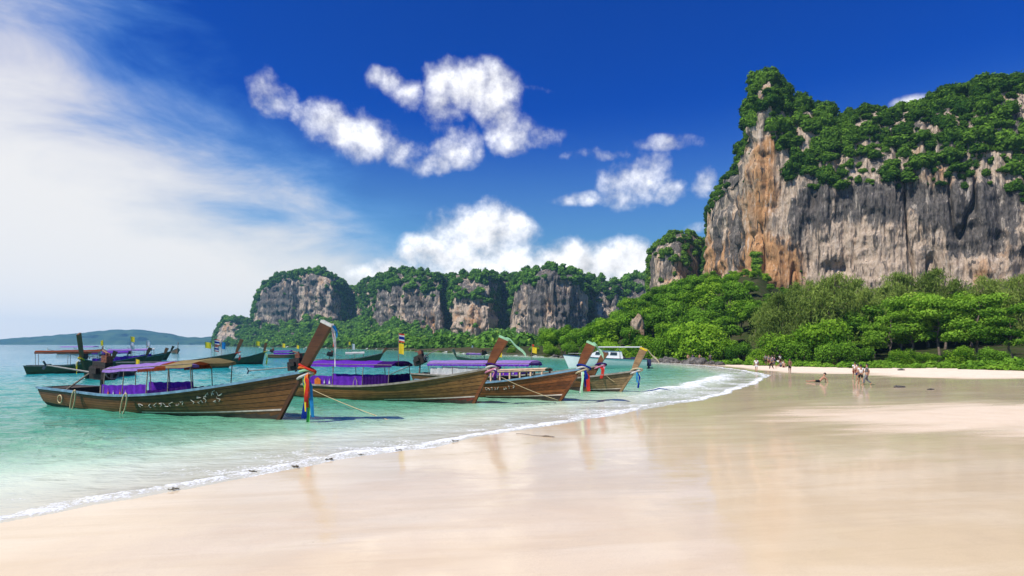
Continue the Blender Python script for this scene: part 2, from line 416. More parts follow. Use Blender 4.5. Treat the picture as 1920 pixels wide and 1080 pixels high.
# the swash lip that runs along the shore and a small breaker on the far curve
kk = np.clip((R - 22) / 30, 0, 1)
lipn = fbm(X / .45, Y / .45, oct=3, seed=41); lipw = fbm(X / 5, Y / 5, oct=2, seed=43)
pos_lip = -0.12 - 0.55 * lipw
lip = np.exp(-((S - pos_lip) / 0.2) ** 2) * (0.0 + .07 * lipn)
pos_br = -2.6 - 2.2 * lipw
br = np.exp(-((S - pos_br) / (.5 + .4 * kk)) ** 2) * sstep(28, 42, R) * sstep(75, 50, R) * (.08 + .20 * lipn)
Zw = Zw + np.where(S < .3, lip + br, 0)
Zw = np.where(S > -1.0, np.maximum(Zw, GZ + .006 * np.clip(.25 - S, 0, 1) / .25), Zw)
Zw = np.where(S > .25, GZ - .02 - .02 * np.clip(S, 0, 5), Zw)
foam = np.clip(np.exp(-((S - pos_lip) / (.24 + .2 * kk)) ** 2) * (.45 + .75 * lipn) + (.45 + .3 * kk) * np.exp(-((S + .05) / .16) ** 2), 0, 1.2)
foam = np.maximum(foam, np.exp(-((S - pos_br + .2) / (.6 + .9 * kk)) ** 2) * sstep(26, 44, R) * sstep(82, 55, R) * .95)
foam = np.maximum(foam, .66 * np.clip((S + 4.5 + 2 * kk) / 4, 0, 1) * (S < .3) * sstep(.42, .62, fbm(X / 2.6, Y / 1.2, oct=3, seed=47)))
Q = grid_faces(*X.shape); keep = (S.ravel()[Q] < 1.0).any(1); Q = Q[keep]
def sea_material():
    m, N, out = new_mat('sea_water')
    pos = N.n('ShaderNodeNewGeometry').outputs['Position']; s = N.attr('shore'); fo = N.attr('foam')
    dep = N.m('MULTIPLY', s, -1.0)
    patch = N.noise(N.mapping(pos, (.05, .12, 1)), 1.0, 4, .6)
    dp = N.m('ADD', dep, N.m('MULTIPLY', N.m('SUBTRACT', patch, .5), N.m('MULTIPLY', N.m('MINIMUM', dep, 40.0), .9)))
    ramp = N.n('ShaderNodeValToRGB'); N.put(ramp.inputs[0], N.m('DIVIDE', dp, 100.0)); cr = ramp.color_ramp
    stops = [(0.0, (.84, .81, .66)), (.03, (.72, .78, .60)), (.055, (.36, .54, .38)), (.085, (.17, .38, .24)), (.14, (.06, .27, .165)), (.30, (.04, .28, .225)), (.60, (.012, .28, .30)), (1.0, (.004, .235, .33))]
    while len(cr.elements) < len(stops): cr.elements.new(.5)
    for e, (p, c) in zip(cr.elements, stops): e.position = p; e.color = (*c, 1)
    d = N.n('ShaderNodeBsdfPrincipled'); N.put(d.inputs['Base Color'], ramp.outputs[0])
    d.inputs['IOR'].default_value = 1.33; d.inputs['Roughness'].default_value = .06; d.inputs['Specular IOR Level'].default_value = .22
    w1 = N.noise(N.mapping(pos, (.75, 1.5, 1), rot=(0, 0, .35)), 1.3, 5, .6, .4)
    w2 = N.noise(N.mapping(pos, (.16, .42, 1)), 1.0, 4, .6)
    nrm = N.bump(N.m('ADD', w1, N.m('MULTIPLY', w2, 1.6)), N.rng(dep, 0, 10, .22, .75), .22)
    N.put(d.inputs['Normal'], nrm)
    al = N.rng(dp, -.2, 5.0, .55, 1.0)
    tr = N.n('ShaderNodeBsdfTransparent'); tr.inputs[0].default_value = (.94, .99, .96, 1)
    gl = N.n('ShaderNodeBsdfGlossy'); gl.inputs['Roughness'].default_value = .08; N.put(gl.inputs['Normal'], nrm)
    fr = N.n('ShaderNodeFresnel'); fr.inputs[0].default_value = 1.33; N.put(fr.inputs[1], nrm)
    thin = N.n('ShaderNodeMixShader'); N.put(thin.inputs[0], fr.outputs[0]); N.t.links.new(tr.outputs[0], thin.inputs[1]); N.t.links.new(gl.outputs[0], thin.inputs[2])
    body = N.n('ShaderNodeMixShader'); N.put(body.inputs[0], al); N.t.links.new(thin.outputs[0], body.inputs[1]); N.t.links.new(d.outputs[0], body.inputs[2])
    fn = N.noise(pos, 11.0, 7, .74); fn2 = N.noise(pos, 2.4, 4, .65)
    fm = N.rng(N.m('ADD', fo, N.m('ADD', N.m('MULTIPLY', N.m('SUBTRACT', fn, .5), 2.6), N.m('MULTIPLY', N.m('SUBTRACT', fn2, .5), 1.5))), .50, .95)
    fm = N.m('MULTIPLY', fm, N.rng(fo, .06, .3))
    fd = N.n('ShaderNodeBsdfDiffuse'); fd.inputs[0].default_value = (.82, .83, .81, 1)
    N.put(fd.inputs['Normal'], N.bump(fn, .8, .05))
    fin = N.n('ShaderNodeMixShader'); N.put(fin.inputs[0], fm); N.t.links.new(body.outputs[0], fin.inputs[1]); N.t.links.new(fd.outputs[0], fin.inputs[2])
    N.t.links.new(fin.outputs[0], out.inputs[0]); return m
wm = np_mesh('sea', np.stack([X, Y, Zw], -1).reshape(-1, 3), Q, {'shore': S, 'foam': foam}, True)
tag(link('sea', wm, sea_material()), 'turquoise shallow sea with foam along the waterline', kind='structure')

# ------------------------------------------------------------------ foliage building blocks
def leaf_quads(C, Nrm, size, rng, aspect=1.0, droop=0.0):
    """one rhombus per centre, facing roughly along its normal"""
    n = len(C); size = np.broadcast_to(size, (n,))[:, None]
    Nn = Nrm / np.maximum(np.linalg.norm(Nrm, axis=1, keepdims=True), 1e-6)
    r = rng.normal(size=(n, 3)); r[:, 2] -= droop
    t1 = r - (r * Nn).sum(1, keepdims=True) * Nn; t1 /= np.maximum(np.linalg.norm(t1, axis=1, keepdims=True), 1e-6)
    t2 = np.cross(Nn, t1)
    V = np.stack([C - t1 * size, C + t2 * size * .55 * aspect, C + t1 * size, C - t2 * size * .55 * aspect], 1).reshape(-1, 3)
    return V, np.arange(4 * n).reshape(-1, 4)
def sphere_pts(n, rng, low=-1.0):
    z = rng.uniform(low, 1, n); a = rng.uniform(0, 2 * PI, n); r = np.sqrt(1 - z * z)
    return np.stack([r * np.cos(a), r * np.sin(a), z], 1)
def ico(sub):
    import bmesh
    bm = bmesh.new(); bmesh.ops.create_icosphere(bm, subdivisions=sub, radius=1.0)
    V = np.array([v.co[:] for v in bm.verts]); T = np.array([[v.index for v in f.verts] for f in bm.faces]); bm.free(); return V, T
def clump_template(nleaf, lsize, seed, lobes=5):
    """unit crown for far vegetation: lobes of leaves over a lumpy core; quads only"""
    rng = np.random.default_rng(seed); Vs, Qs, Ts, k = [], [], [], 0
    cen = np.concatenate([[[0, 0, 0.1]], sphere_pts(lobes, rng, -.1) * .62]); rad = np.concatenate([[.62], rng.uniform(.3, .52, lobes)])
    a = np.linspace(0, 2 * PI, 9)[:-1]
    for c, r in zip(cen, rad):
        rings = [np.stack([np.cos(a) * math.cos(e), np.sin(a) * math.cos(e), np.full(8, math.sin(e))], 1) for e in (-.9, -.3, .3, .85, 1.35)]
        P = np.concatenate(rings) * (r * .86) * rng.uniform(.85, 1.15, (40, 1)) + c
        q = np.array([[i * 8 + j, i * 8 + (j + 1) % 8, (i + 1) * 8 + (j + 1) % 8, (i + 1) * 8 + j] for i in range(4) for j in range(8)])
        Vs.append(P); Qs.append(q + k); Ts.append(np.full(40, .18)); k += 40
    share = rad ** 2 / (rad ** 2).sum()
    for c, r, s in zip(cen, rad, share):
        n = int(nleaf * s) + 4; d = sphere_pts(n, rng, -.45)
        C = c + d * r * rng.uniform(.86, 1.2, (n, 1)); V, q = leaf_quads(C, d + rng.normal(size=(n, 3)) * .45 + [0, 0, .25], lsize * rng.uniform(.7, 1.3, n), rng)
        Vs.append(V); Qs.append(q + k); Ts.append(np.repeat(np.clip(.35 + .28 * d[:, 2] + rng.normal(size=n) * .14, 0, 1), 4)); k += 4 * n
    return np.concatenate(Vs), np.concatenate(Qs), np.concatenate(Ts)
def scatter_mesh(name, templates, P, R, rng, tint=None, squash=(.6, 1.35)):
    Vs, Qs, Ts, k = [], [], [], 0
    for i, (p, r) in enumerate(zip(P, R)):
        V, Q_, T = templates[rng.integers(len(templates))]; a = rng.uniform(0, 2 * PI); c, s = math.cos(a), math.sin(a)
        sx = r * rng.uniform(.85, 1.15); sz = r * rng.uniform(*squash)
        Vs.append(np.stack([(V[:, 0] * c - V[:, 1] * s) * sx + p[0], (V[:, 0] * s + V[:, 1] * c) * sx + p[1], V[:, 2] * sz + p[2]], 1))
        Qs.append(Q_ + k); k += len(V); Ts.append(np.clip(T + (rng.normal() * .15 if tint is None else tint[i]), 0, 1))
    return np_mesh(name, np.concatenate(Vs), np.concatenate(Qs), {'tint': np.concatenate(Ts)})
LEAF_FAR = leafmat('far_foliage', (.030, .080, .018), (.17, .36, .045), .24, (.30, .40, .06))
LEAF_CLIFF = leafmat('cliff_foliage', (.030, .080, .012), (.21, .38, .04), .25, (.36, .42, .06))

# ------------------------------------------------------------------ limestone
def rock_material(name, zs, ochre_gain, dark_gain, bump_d):
    m, N, out = new_mat(name); b = N.n('ShaderNodeBsdfPrincipled')
    pos = N.n('ShaderNodeNewGeometry').outputs['Position']; oc = N.attr('ochre')
    v = N.mapping(pos, (1 / zs, 1 / zs, .16 / zs))
    st = N.noise(v, 1.6, 7, .66, .35)
    st2 = N.noise(N.mapping(pos, (1 / zs, 1 / zs, .10 / zs), loc=(31, 7, 3)), 4.2, 5, .6, .2)
    pt = N.noise(N.mapping(pos, (1 / zs, 1 / zs, .6 / zs), loc=(9, 2, 5)), .55, 5, .6, .3)
    fine = N.noise(N.mapping(pos, (1 / zs, 1 / zs, .5 / zs)), 9, 6, .7)
    cream = N.mix(N.rng(fine, .3, .7), (.36, .265, .185), (.58, .46, .34))
    orange = N.mix(N.rng(fine, .3, .7), (.40, .19, .075), (.56, .33, .16))
    c = N.mix(N.rng(N.m('ADD', pt, N.m('MULTIPLY', oc, ochre_gain)), .50, .72), cream, orange)
    mass = N.noise(N.mapping(pos, (1 / zs, 1 / zs, .45 / zs), loc=(3, 17, 8)), .38, 5, .62, .5)
    grey = N.mix(N.rng(fine, .3, .7), (.055, .052, .05), (.135, .125, .115))
    dk = N.rng(N.m('ADD', N.m('ADD', st, N.m('MULTIPLY', N.m('SUBTRACT', mass, .5), .9)), N.m('MULTIPLY', N.m('SUBTRACT', N.attr('stain'), .5), dark_gain)), .43, .54)
    c = N.mix(N.m('MULTIPLY', dk, .92), c, grey)
    c = N.mix(N.m('MULTIPLY', N.rng(st2, .55, .64), .85), c, (.040, .038, .037))
    c = N.mix(N.m('MULTIPLY', N.rng(st2, .42, .34), .6), c, (.60, .51, .41))
    N.put(b.inputs['Base Color'], c); b.inputs['Roughness'].default_value = .92; b.inputs['Specular IOR Level'].default_value = .15
    h = N.m('ADD', N.m('MULTIPLY', st, 1.3), N.m('ADD', N.m('MULTIPLY', fine, .5), N.m('MULTIPLY', st2, .5)))
    N.put(b.inputs['Normal'], N.bump(h, .9, bump_d))
    # mossy soil on gentle slopes
    N.t.links.new(b.outputs[0], out.inputs[0])
    return m
def cliff(name, label, cols, mat, ncol, rows, amp, seed, dbase=None, crest_back=.16, ochre=None, stain=None, kind='structure'):
    """a rock wall: talus, face, overgrown shoulder and back slope; cols = (px, depth of face, crest row, rock top row, rock foot row)"""
    A = np.array(cols, float); px = np.linspace(A[0, 0], A[-1, 0], ncol)
    ker = np.hanning(9); ker /= ker.sum()
    def itp(k):
        v = np.interp(px, A[:, 0], A[:, k]); return np.convolve(np.pad(v, 4, 'edge'), ker, 'valid')
    d, yc, yt, yb = itp(1), itp(2), itp(3), itp(4); u = (px - CX) / F
    db = d * .93 if dbase is None else np.interp(px, *zip(*dbase)); dt = d * 1.015; dc = d * (1 + crest_back)
    zb, zt, zc = [H + (HY - yy) / F * dd for yy, dd in ((yb, d), (yt, dt), (yc, dc))]
    hgt = np.maximum(zt - zb, 0)
    zt = zt + (fbm(px / 13, 0 * px, oct=3, seed=seed + 31) - .5) * hgt * .30; zb = zb + (fbm(px / 11, 0 * px + 5, oct=3, seed=seed + 33) - .5) * hgt * .35
    zt = np.maximum(zt, zb + .1); zc = np.maximum(zc, zt + .1)
    n1, n2, n3, n4 = rows; prof = []
    for i in range(n1): t = i / n1; prof.append((db + (d - db) * t ** .9, -1 + (zb + 1) * t ** 2.0, 0))
    for i in range(n2): t = i / n2; prof.append((d + (dt - d) * t, zb + (zt - zb) * t, 1))
    for i in range(n3): t = i / n3; prof.append((dt + (dc - dt) * t ** 1.25, zt + (zc - zt) * math.sin(t * PI / 2) ** .9, 2))
    for i in range(n4): t = i / (n4 - 1); prof.append((dc * (1 + .35 * t), zc * (1 - t ** 1.6) - 3 * t, 3))
    D = np.array([p[0] for p in prof]); Z = np.array([p[1] for p in prof]); zone = np.array([p[2] for p in prof])[:, None] * np.ones_like(D)
    X = u[None, :] * D; Y = D.copy()
    # outward direction in plan from the face line
    fx, fy = u * d, d; tx, ty = np.gradient(fx), np.gradient(fy); L = np.hypot(tx, ty); nx, ny = ty / L, -tx / L
    ker2 = np.hanning(21); ker2 /= ker2.sum()
    nx, ny = [np.convolve(np.pad(q, 10, 'edge'), ker2, 'valid') for q in (nx, ny)]; L = np.hypot(nx, ny); nx, ny = nx / L, ny / L
    arc = np.cumsum(np.hypot(tx, ty))[None, :] * np.ones_like(D)
    big = fbm(arc / 22, Z / 70, oct=3, seed=seed) - .5
    fl = 1 - np.abs(2 * fbm(arc / 6.5, Z / 42, oct=4, seed=seed + 5) - 1); crk = np.clip(np.abs(fbm(arc / 11, Z / 60, oct=3, seed=seed + 23) - .5) / .035, 0, 1) - 1
    led = fbm(arc / 14, Z / 7, oct=3, seed=seed + 7) - .5
    fin = fbm(arc / 1.9, Z / 7, oct=4, seed=seed + 9, gain=.6) - .5
    wz = np.where(zone == 1, 1.0, np.where(zone == 0, .35, .55))
    fade = 1.0
    cave = np.clip(fbm(arc / 16, Z / 16, oct=3, seed=seed + 13) - .60, 0, 1) * 26 * wz
    strat = (np.abs(((Z + 9 * fbm(arc / 30, Z / 30, oct=2, seed=seed + 15)) / 11.0) % 1.0 - .5) - .25) * 3.0 * wz * sstep(.42, .6, fbm(arc / 25, Z / 18, oct=2, seed=seed + 17))
    disp = amp * (strat - cave + crk * 4.5 * wz + big * 14 + (fl - .72) * 6.0 * wz + led * 5.5 * wz + fin * 3.6 * wz) * fade
    X = X + nx[None, :] * disp; Y = Y + ny[None, :] * disp
    Z = Z + np.where(zone >= 2, amp * (fbm(arc / 9, D / 9, oct=3, seed=seed + 11) - .5) * 5, 0)
    oc = np.zeros_like(D) if ochre is None else ochre(px[None, :], HY - (Z - H) / D * F)
    sn = np.full_like(D, .5) if stain is None else stain(px[None, :], HY - (Z - H) / D * F)
    me = np_mesh(name, np.stack([X, Y, Z], -1).reshape(-1, 3), grid_faces(*X.shape), {'ochre': oc + 0 * D, 'stain': sn + 0 * D}, True)
    o = link(name, me, mat); tag(o, label, kind=kind)
    return dict(X=X, Y=Y, Z=Z, zone=zone, px=px, D=D, yt=yt, yb=yb, o=o)
def veg_points(c, n, rng, zones=(0, 2, 3), ledge=0.0, pxr=None, back=.35):
    """area-weighted random points on the overgrown zones"""
    X, Y, Z, zn = c['X'], c['Y'], c['Z'], c['zone']
    e1 = np.stack([X[:-1, 1:] - X[:-1, :-1], Y[:-1, 1:] - Y[:-1, :-1], Z[:-1, 1:] - Z[:-1, :-1]], -1)
    e2 = np.stack([X[1:, :-1] - X[:-1, :-1], Y[1:, :-1] - Y[:-1, :-1], Z[1:, :-1] - Z[:-1, :-1]], -1)
    nn = np.cross(e1, e2); ar = np.linalg.norm(nn, axis=-1); up = np.abs(nn[..., 2]) / np.maximum(ar, 1e-9)
    w = np.zeros_like(ar); z0 = zn[:-1, :-1]
    for k in zones: w += ar * (z0 == k)
    if ledge: w += ar * (z0 == 1) * np.clip((up - .28) * 4, 0, 1) * ledge
    rowz = (z0 == 3); w *= np.where(rowz, np.clip(1 - (np.cumsum(rowz, 0) / max(1, rowz.sum(0).max())) / back, 0, 1), 1)
    if pxr is not None: p = c['px'][None, :-1]; w *= (p >= pxr[0]) & (p <= pxr[1])
    w = w.ravel() / w.sum(); idx = rng.choice(w.size, n, p=w); i, j = np.unravel_index(idx, ar.shape); a, b = rng.random(n), rng.random(n)
    P = np.stack([X[i, j], Y[i, j], Z[i, j]], -1) + e1[i, j] * a[:, None] + e2[i, j] * b[:, None]
    return P, z0[i, j]

# far blue ridge across the water
m, N, out = new_mat('ridge_green'); b = N.n('ShaderNodeBsdfDiffuse'); pos = N.n('ShaderNodeNewGeometry').outputs['Position']
N.put(b.inputs[0], N.mix(N.rng(N.noise(pos, .012, 5, .6), .35, .65), (.02, .05, .025), (.05, .09, .035))); N.t.links.new(b.outputs[0], out.inputs[0]); RIDGE = m
pxr = np.linspace(-150, 440, 150); yr = np.interp(pxr, [-150, 0, 90, 149, 215, 262, 320, 350, 375, 395, 415, 440], [640, 636, 630, 624, 618, 618, 626, 632, 633, 631, 634, 641])
yr = yr + (fbm(pxr / 14, 0 * pxr, oct=3, seed=4) - .5) * 2.2; VR = []
for k, t in enumerate(np.linspace(0, 1, 14)):
    d_ = 2500 + 500 * t + (fbm(pxr / 30, 0 * pxr + k * .6, oct=3, seed=8) - .5) * 160 * (k > 0)
    z_ = -2 + (H + (HY - yr) / F * 3000 + 2) * math.sin(t * PI / 2) ** .8
    VR.append(np.stack([(pxr - CX) / F * d_, d_, z_], -1))
VR.append(np.stack([(pxr - CX) / F * 3150, 0 * pxr + 3150, 0 * pxr - 2], -1))
VR = np.stack(VR)
tag(link('distant_hills', np_mesh('distant_hills', VR.reshape(-1, 3), grid_faces(*VR.shape[:2]), None, True), RIDGE), 'low blue hills far across the bay', kind='structure')

# far limestone range
ROCK_FAR = rock_material('far_limestone', 9.0, .3, .9, 2.2)
none = lambda px, d, c, y=606: (px, d, c, y, y + .5)
far_cols = [none(398, 900, 647, 648), none(410, 880, 630, 640), (415, 870, 606, 610, 645), (432, 865, 598, 604, 643), none(452, 862, 600, 612), none(474, 850, 603, 608), (482, 840, 566, 570, 607), (490, 835, 545, 549, 608), (508, 825, 526, 531, 612), (538, 815, 516, 522, 614),
            (552, 812, 513, 520, 612), (558, 815, 517, 524, 608), (566, 800, 514, 522, 606), (582, 802, 512, 520, 600), (588, 790, 514, 522, 600), (600, 782, 510, 520, 600), (622, 780, 520, 533, 606), none(640, 800, 530), none(655, 820, 541), none(664, 815, 541), (685, 770, 528, 585, 588), none(700, 740, 527), (715, 700, 523, 545, 612), (735, 665, 513, 548, 604), (760, 655, 510, 546, 606), (800, 640, 515, 547, 626), (828, 632, 520, 550, 632), none(838, 690, 522, 620), (848, 625, 518, 566, 634), (880, 612, 518, 562, 640), (922, 605, 513, 566, 636), none(934, 660, 519, 625), none(958, 665, 521, 625), (968, 590, 517, 548, 634), (985, 580, 514, 540, 640), (1010, 572, 510, 524, 641), (1035, 565, 505, 520, 641), (1065, 567, 511, 525, 638), (1092, 575, 519, 548, 634), none(1102, 620, 522, 615), (1120, 600, 527, 572, 606), (1150, 600, 530, 575, 608), (1160, 600, 531, 570, 598), none(1175, 620, 529), none(1210, 620, 516), none(1240, 620, 518), none(1340, 640, 520)]
far_db = [(398, 880), (420, 850), (500, 640), (600, 470), (700, 375), (800, 300), (900, 255), (1000, 235), (1340, 230)]
FARC = cliff('limestone_range', 'far grey limestone cliffs with green tops across the bay', far_cols, ROCK_FAR, 620, (12, 46, 16, 6), 1.15, 50, dbase=[(a, min(b, 1e9)) for a, b in far_db], crest_back=.09, stain=lambda px, py: .5 + .02 + .06 * np.sin(px / 37) - .22 * np.exp(-((px - 880) / 45) ** 2) * sstep(570, 610, py))
rng = np.random.default_rng(3)
FT = [clump_template(130, .26, s) for s in range(5)]
P, zn = veg_points(FARC, 4600, rng, zones=(0, 2, 3), ledge=.10)
tint = (fbm(P[:, 0] / 40, P[:, 1] / 40, P[:, 2] / 30, oct=3, seed=5) - .5) * .9 + rng.normal(size=len(P)) * .08 + np.where(zn == 0, .12, 0)
Rr = rng.uniform(3.0, 6.4, len(P)) * np.where(zn == 1, .5, 1)
me = scatter_mesh('range_forest', FT, P + np.stack([0 * Rr, 0 * Rr, Rr * .25], 1), Rr, rng, tint)
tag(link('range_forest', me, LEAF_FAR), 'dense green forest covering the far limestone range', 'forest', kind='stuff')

# small limestone tower
ROCK_MID = rock_material('tower_limestone', 5.0, .4, .6, 1.2)
tow = [(1216, 350, 560, 562, 600), (1223, 345, 500, 503, 600), (1227, 335, 478, 488, 600), (1240, 325, 453, 490, 600), (1262, 318, 440, 494, 600), (1272, 318, 438, 510, 600), (1285, 322, 440, 525, 600), (1305, 330, 448, 540, 600), (1318, 340, 465, 545, 600), (1330, 360, 520, 560, 600), (1345, 380, 590, 592, 600)]
TOW = cliff('limestone_tower', 'small rounded limestone tower left of the big cliff', tow, ROCK_MID, 150, (4, 60, 26, 8), .5, 80, crest_back=.07)
CT = [clump_template(330, .16, 40 + s, 4 + s % 4) for s in range(7)]
P, zn = veg_points(TOW, 420, rng, zones=(2, 3), ledge=.2, back=.5)
Rr = rng.uniform(1.5, 3.4, len(P)) * np.where(zn == 1, .6, 1)
tag(link('tower_scrub', scatter_mesh('tower_scrub', CT, P, Rr, rng), LEAF_CLIFF), 'dark green scrub capping the small limestone tower', 'scrub', kind='stuff')

# big cliff
ROCK_BIG = rock_material('cliff_limestone', 6.0, 1.0, 1.0, 1.3)
big = [(1316, 322, 640, 641, 642), (1322, 314, 545, 550, 600), (1327, 305, 450, 460, 605), (1335, 294, 402, 412, 605), (1348, 282, 372, 392, 605), (1368, 264, 334, 354, 605), (1387, 246, 292, 312, 605), (1393, 236, 240, 252, 605), (1404, 228, 196, 222, 605), (1424, 222, 168, 224, 605), (1446, 220, 160, 236, 605), (1458, 219, 166, 300, 605), (1470, 218, 178, 338, 605), (1482, 217, 200, 346, 605), (1520, 214, 202, 348, 605), (1545, 212, 214, 350, 605), (1562, 211, 234, 350, 605), (1582, 210, 226, 346, 605), (1640, 206, 216, 346, 605), (1690, 203, 222, 342, 605), (1715, 201, 218, 346, 605), (1742, 199, 198, 350, 605), (1769, 197, 184, 352, 605), (1850, 190, 160, 350, 605), (1960, 182, 150, 350, 605), (2150, 172, 150, 345, 605)]
def big_ochre(px, py):
    o = .26 * np.exp(-((px - 1428) / 32) ** 2) * sstep(225, 290, py) + .24 * np.exp(-((px - 1430) / 85) ** 2) * sstep(420, 520, py)
    o = o + .20 * np.exp(-((px - 1345) / 18) ** 2) * sstep(420, 470, py) + .22 * np.exp(-((px - 1490) / 40) ** 2 - ((py - 500) / 40) ** 2)
    return o - .05 + .05 * sstep(1520, 1440, px)
def big_stain(px, py):
    s = .44 - .42 * np.exp(-((px - 1430) / 30) ** 2) * sstep(235, 300, py) + .25 * np.exp(-((py - 385) / 38) ** 2) * sstep(1470, 1520, px) + .12 * np.exp(-((px - 1375) / 22) ** 2)
    s = s - .22 * sstep(455, 540, py) - .10 * np.exp(-((px - 1640) / 90) ** 2 - ((py - 470) / 50) ** 2)
    return s
BIG = cliff('limestone_cliff', 'towering orange and grey limestone cliff above the beach', big, ROCK_BIG, 680, (4, 260, 60, 8), .66, 120, crest_back=.17, ochre=big_ochre, stain=big_stain)
P, zn = veg_points(BIG, 2100, rng, zones=(2, 3), ledge=.05, back=.3)
tint = (fbm(P[:, 0] / 14, P[:, 1] / 14, P[:, 2] / 14, oct=3, seed=6) - .5) * .9 + rng.normal(size=len(P)) * .1
Rr = (1.0 + 2.9 * rng.random(len(P)) ** 1.7) * np.where(zn == 1, .55, 1)
Rr = Rr * np.where((P[:, 0] / P[:, 1] * F + CX < 1400) & (P[:, 2] < 92), .62, 1)
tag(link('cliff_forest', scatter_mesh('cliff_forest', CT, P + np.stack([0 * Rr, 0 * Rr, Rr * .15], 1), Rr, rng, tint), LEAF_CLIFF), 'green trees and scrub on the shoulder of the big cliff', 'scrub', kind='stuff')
# creeper hanging down the orange face
vp = []
for k in range(70):
    t = (k + .5) / 70; py = 478 + 110 * t; px = 1411 + 3 * math.sin(t * 5) + rng.normal() * (1.5 + 6 * t); j = int(np.argmin(np.abs(BIG['px'] - px)))
    zz = BIG['Z'][:, j]; yy = HY - (zz - H) / BIG['Y'][:, j] * F; i = int(np.argmin(np.abs(yy - py) + 1000 * (BIG['zone'][:, j] != 1)))
    vp.append((BIG['X'][i, j], BIG['Y'][i, j] - .5, BIG['Z'][i, j]))
tag(link('creeper', scatter_mesh('creeper', CT, np.array(vp), rng.uniform(1.1, 2.6, 70), rng, rng.normal(size=70) * .1 + .18), LEAF_CLIFF), 'bright green creeper hanging down the orange cliff face', 'creeper', kind='stuff')

# ------------------------------------------------------------------ wooded slope under the cliff
m, N, out = new_mat('forest_floor'); b = N.n('ShaderNodeBsdfDiffuse'); pos = N.n('ShaderNodeNewGeometry').outputs['Position']
N.put(b.inputs[0], N.mix(N.rng(N.noise(pos, .35, 6, .65), .35, .65), (.03, .05, .012), (.06, .055, .03))); N.t.links.new(b.outputs[0], out.inputs[0]); FLOOR = m
def slope_zs(x, y):
    """height of the wooded slope between the beach and the cliff"""
    x = np.asarray(x, float); y = np.asarray(y, float); v = veg(x, y); u = x / np.maximum(y, 1) * F + CX
    top = np.interp(u, [900, 1020, 1060, 1120, 1180, 1250, 1330, 1420, 1470, 1540, 1650, 2000], [0, 1, 4, 9, 14, 19, 23, 22, 15, 9, 6, 6])
    return ground_z(x, y, None, v) + top * sstep(2, 85, v)
def slope_z(x, y): return float(slope_zs(np.array([float(x)]), np.array([float(y)]))[0])
ux = np.linspace(880, 2060, 130)
y0 = np.interp(ux, [880, 960, 1050, 1150, 1250, 1350, 1450, 1600, 1769, 1920, 2060], [240, 178, 139, 118, 102, 91, 83, 72, 66, 57, 52]) + 1
tt = np.linspace(0, 1, 26)[None, :]; yy = y0[:, None] + tt * (232 - y0[:, None]); xx = (ux[:, None] - CX) / F * yy
V = np.stack([xx, yy, slope_zs(xx, yy) + np.where(tt > 0, .02, -.5)], -1)
tag(link('wooded_slope', np_mesh('wooded_slope', V.reshape(-1, 3), grid_faces(*V.shape[:2]), None, True), FLOOR), 'wooded slope rising from the beach to the cliff', kind='structure')

# ------------------------------------------------------------------ trees near the beach
BARK = plain('bark', (.16, .12, .09), .9, .35, 3.0)
BARK_PALE = plain('pale_bark', (.34, .28, .21), .9, .3, 3.0)
LEAF_BRIGHT = leafmat('bright_leaves', (.06, .16, .012), (.38, .60, .05), .34, (.36, .44, .06))
LEAF_MID = leafmat('mid_leaves', (.036, .105, .012), (.24, .45, .04), .32, (.22, .32, .05))
LEAF_PINE = leafmat('casuarina_needles', (.065, .115, .022), (.37, .47, .10), .34, (.27, .27, .10))
LEAF_ALMOND = leafmat('almond_leaves', (.045, .13, .012), (.32, .54, .055), .34, (.38, .44, .08))
def trunk_mesh(name, h, r, rng, limbs, lean=.06, base=.0):
    mb = MB(); k = 7; pts = [Vector((lean * h * (i / k) ** 1.4 + rng.normal() * .02 * h * (i > 0), rng.normal() * .02 * h * (i > 0), -.4 + (h + .4) * i / k)) for i in range(k + 1)]
    mb.tube(pts, [r * (1.25 if i == 0 else 1 - .8 * i / k) for i in range(k + 1)], 7)
    tips = []
    for (f, L, el) in limbs:
        i = min(k - 1, int(f * k)); p = pts[i].lerp(pts[i + 1], f * k - i); a = rng.uniform(0, 2 * PI)
        d = Vector((math.cos(a) * math.cos(el), math.sin(a) * math.cos(el), math.sin(el))); q = p + d * L * .55 + Vector((0, 0, L * .03)); e = p + d * L + Vector((0, 0, L * .14))
        rr = r * (1 - .75 * f) * .5; mb.tube([p, q, e], [rr, rr * .6, rr * .25], 5); tips.append((p, q, e))
    return mb.mesh(name, True), pts, tips
def leafset(Cs, Ns, sizes, tints, rng, aspect=1.0, droop=0.0):
    V, Q_ = leaf_quads(np.array(Cs), np.array(Ns), np.array(sizes), rng, aspect, droop); return V, Q_, np.repeat(np.clip(tints, 0, 1), 4)
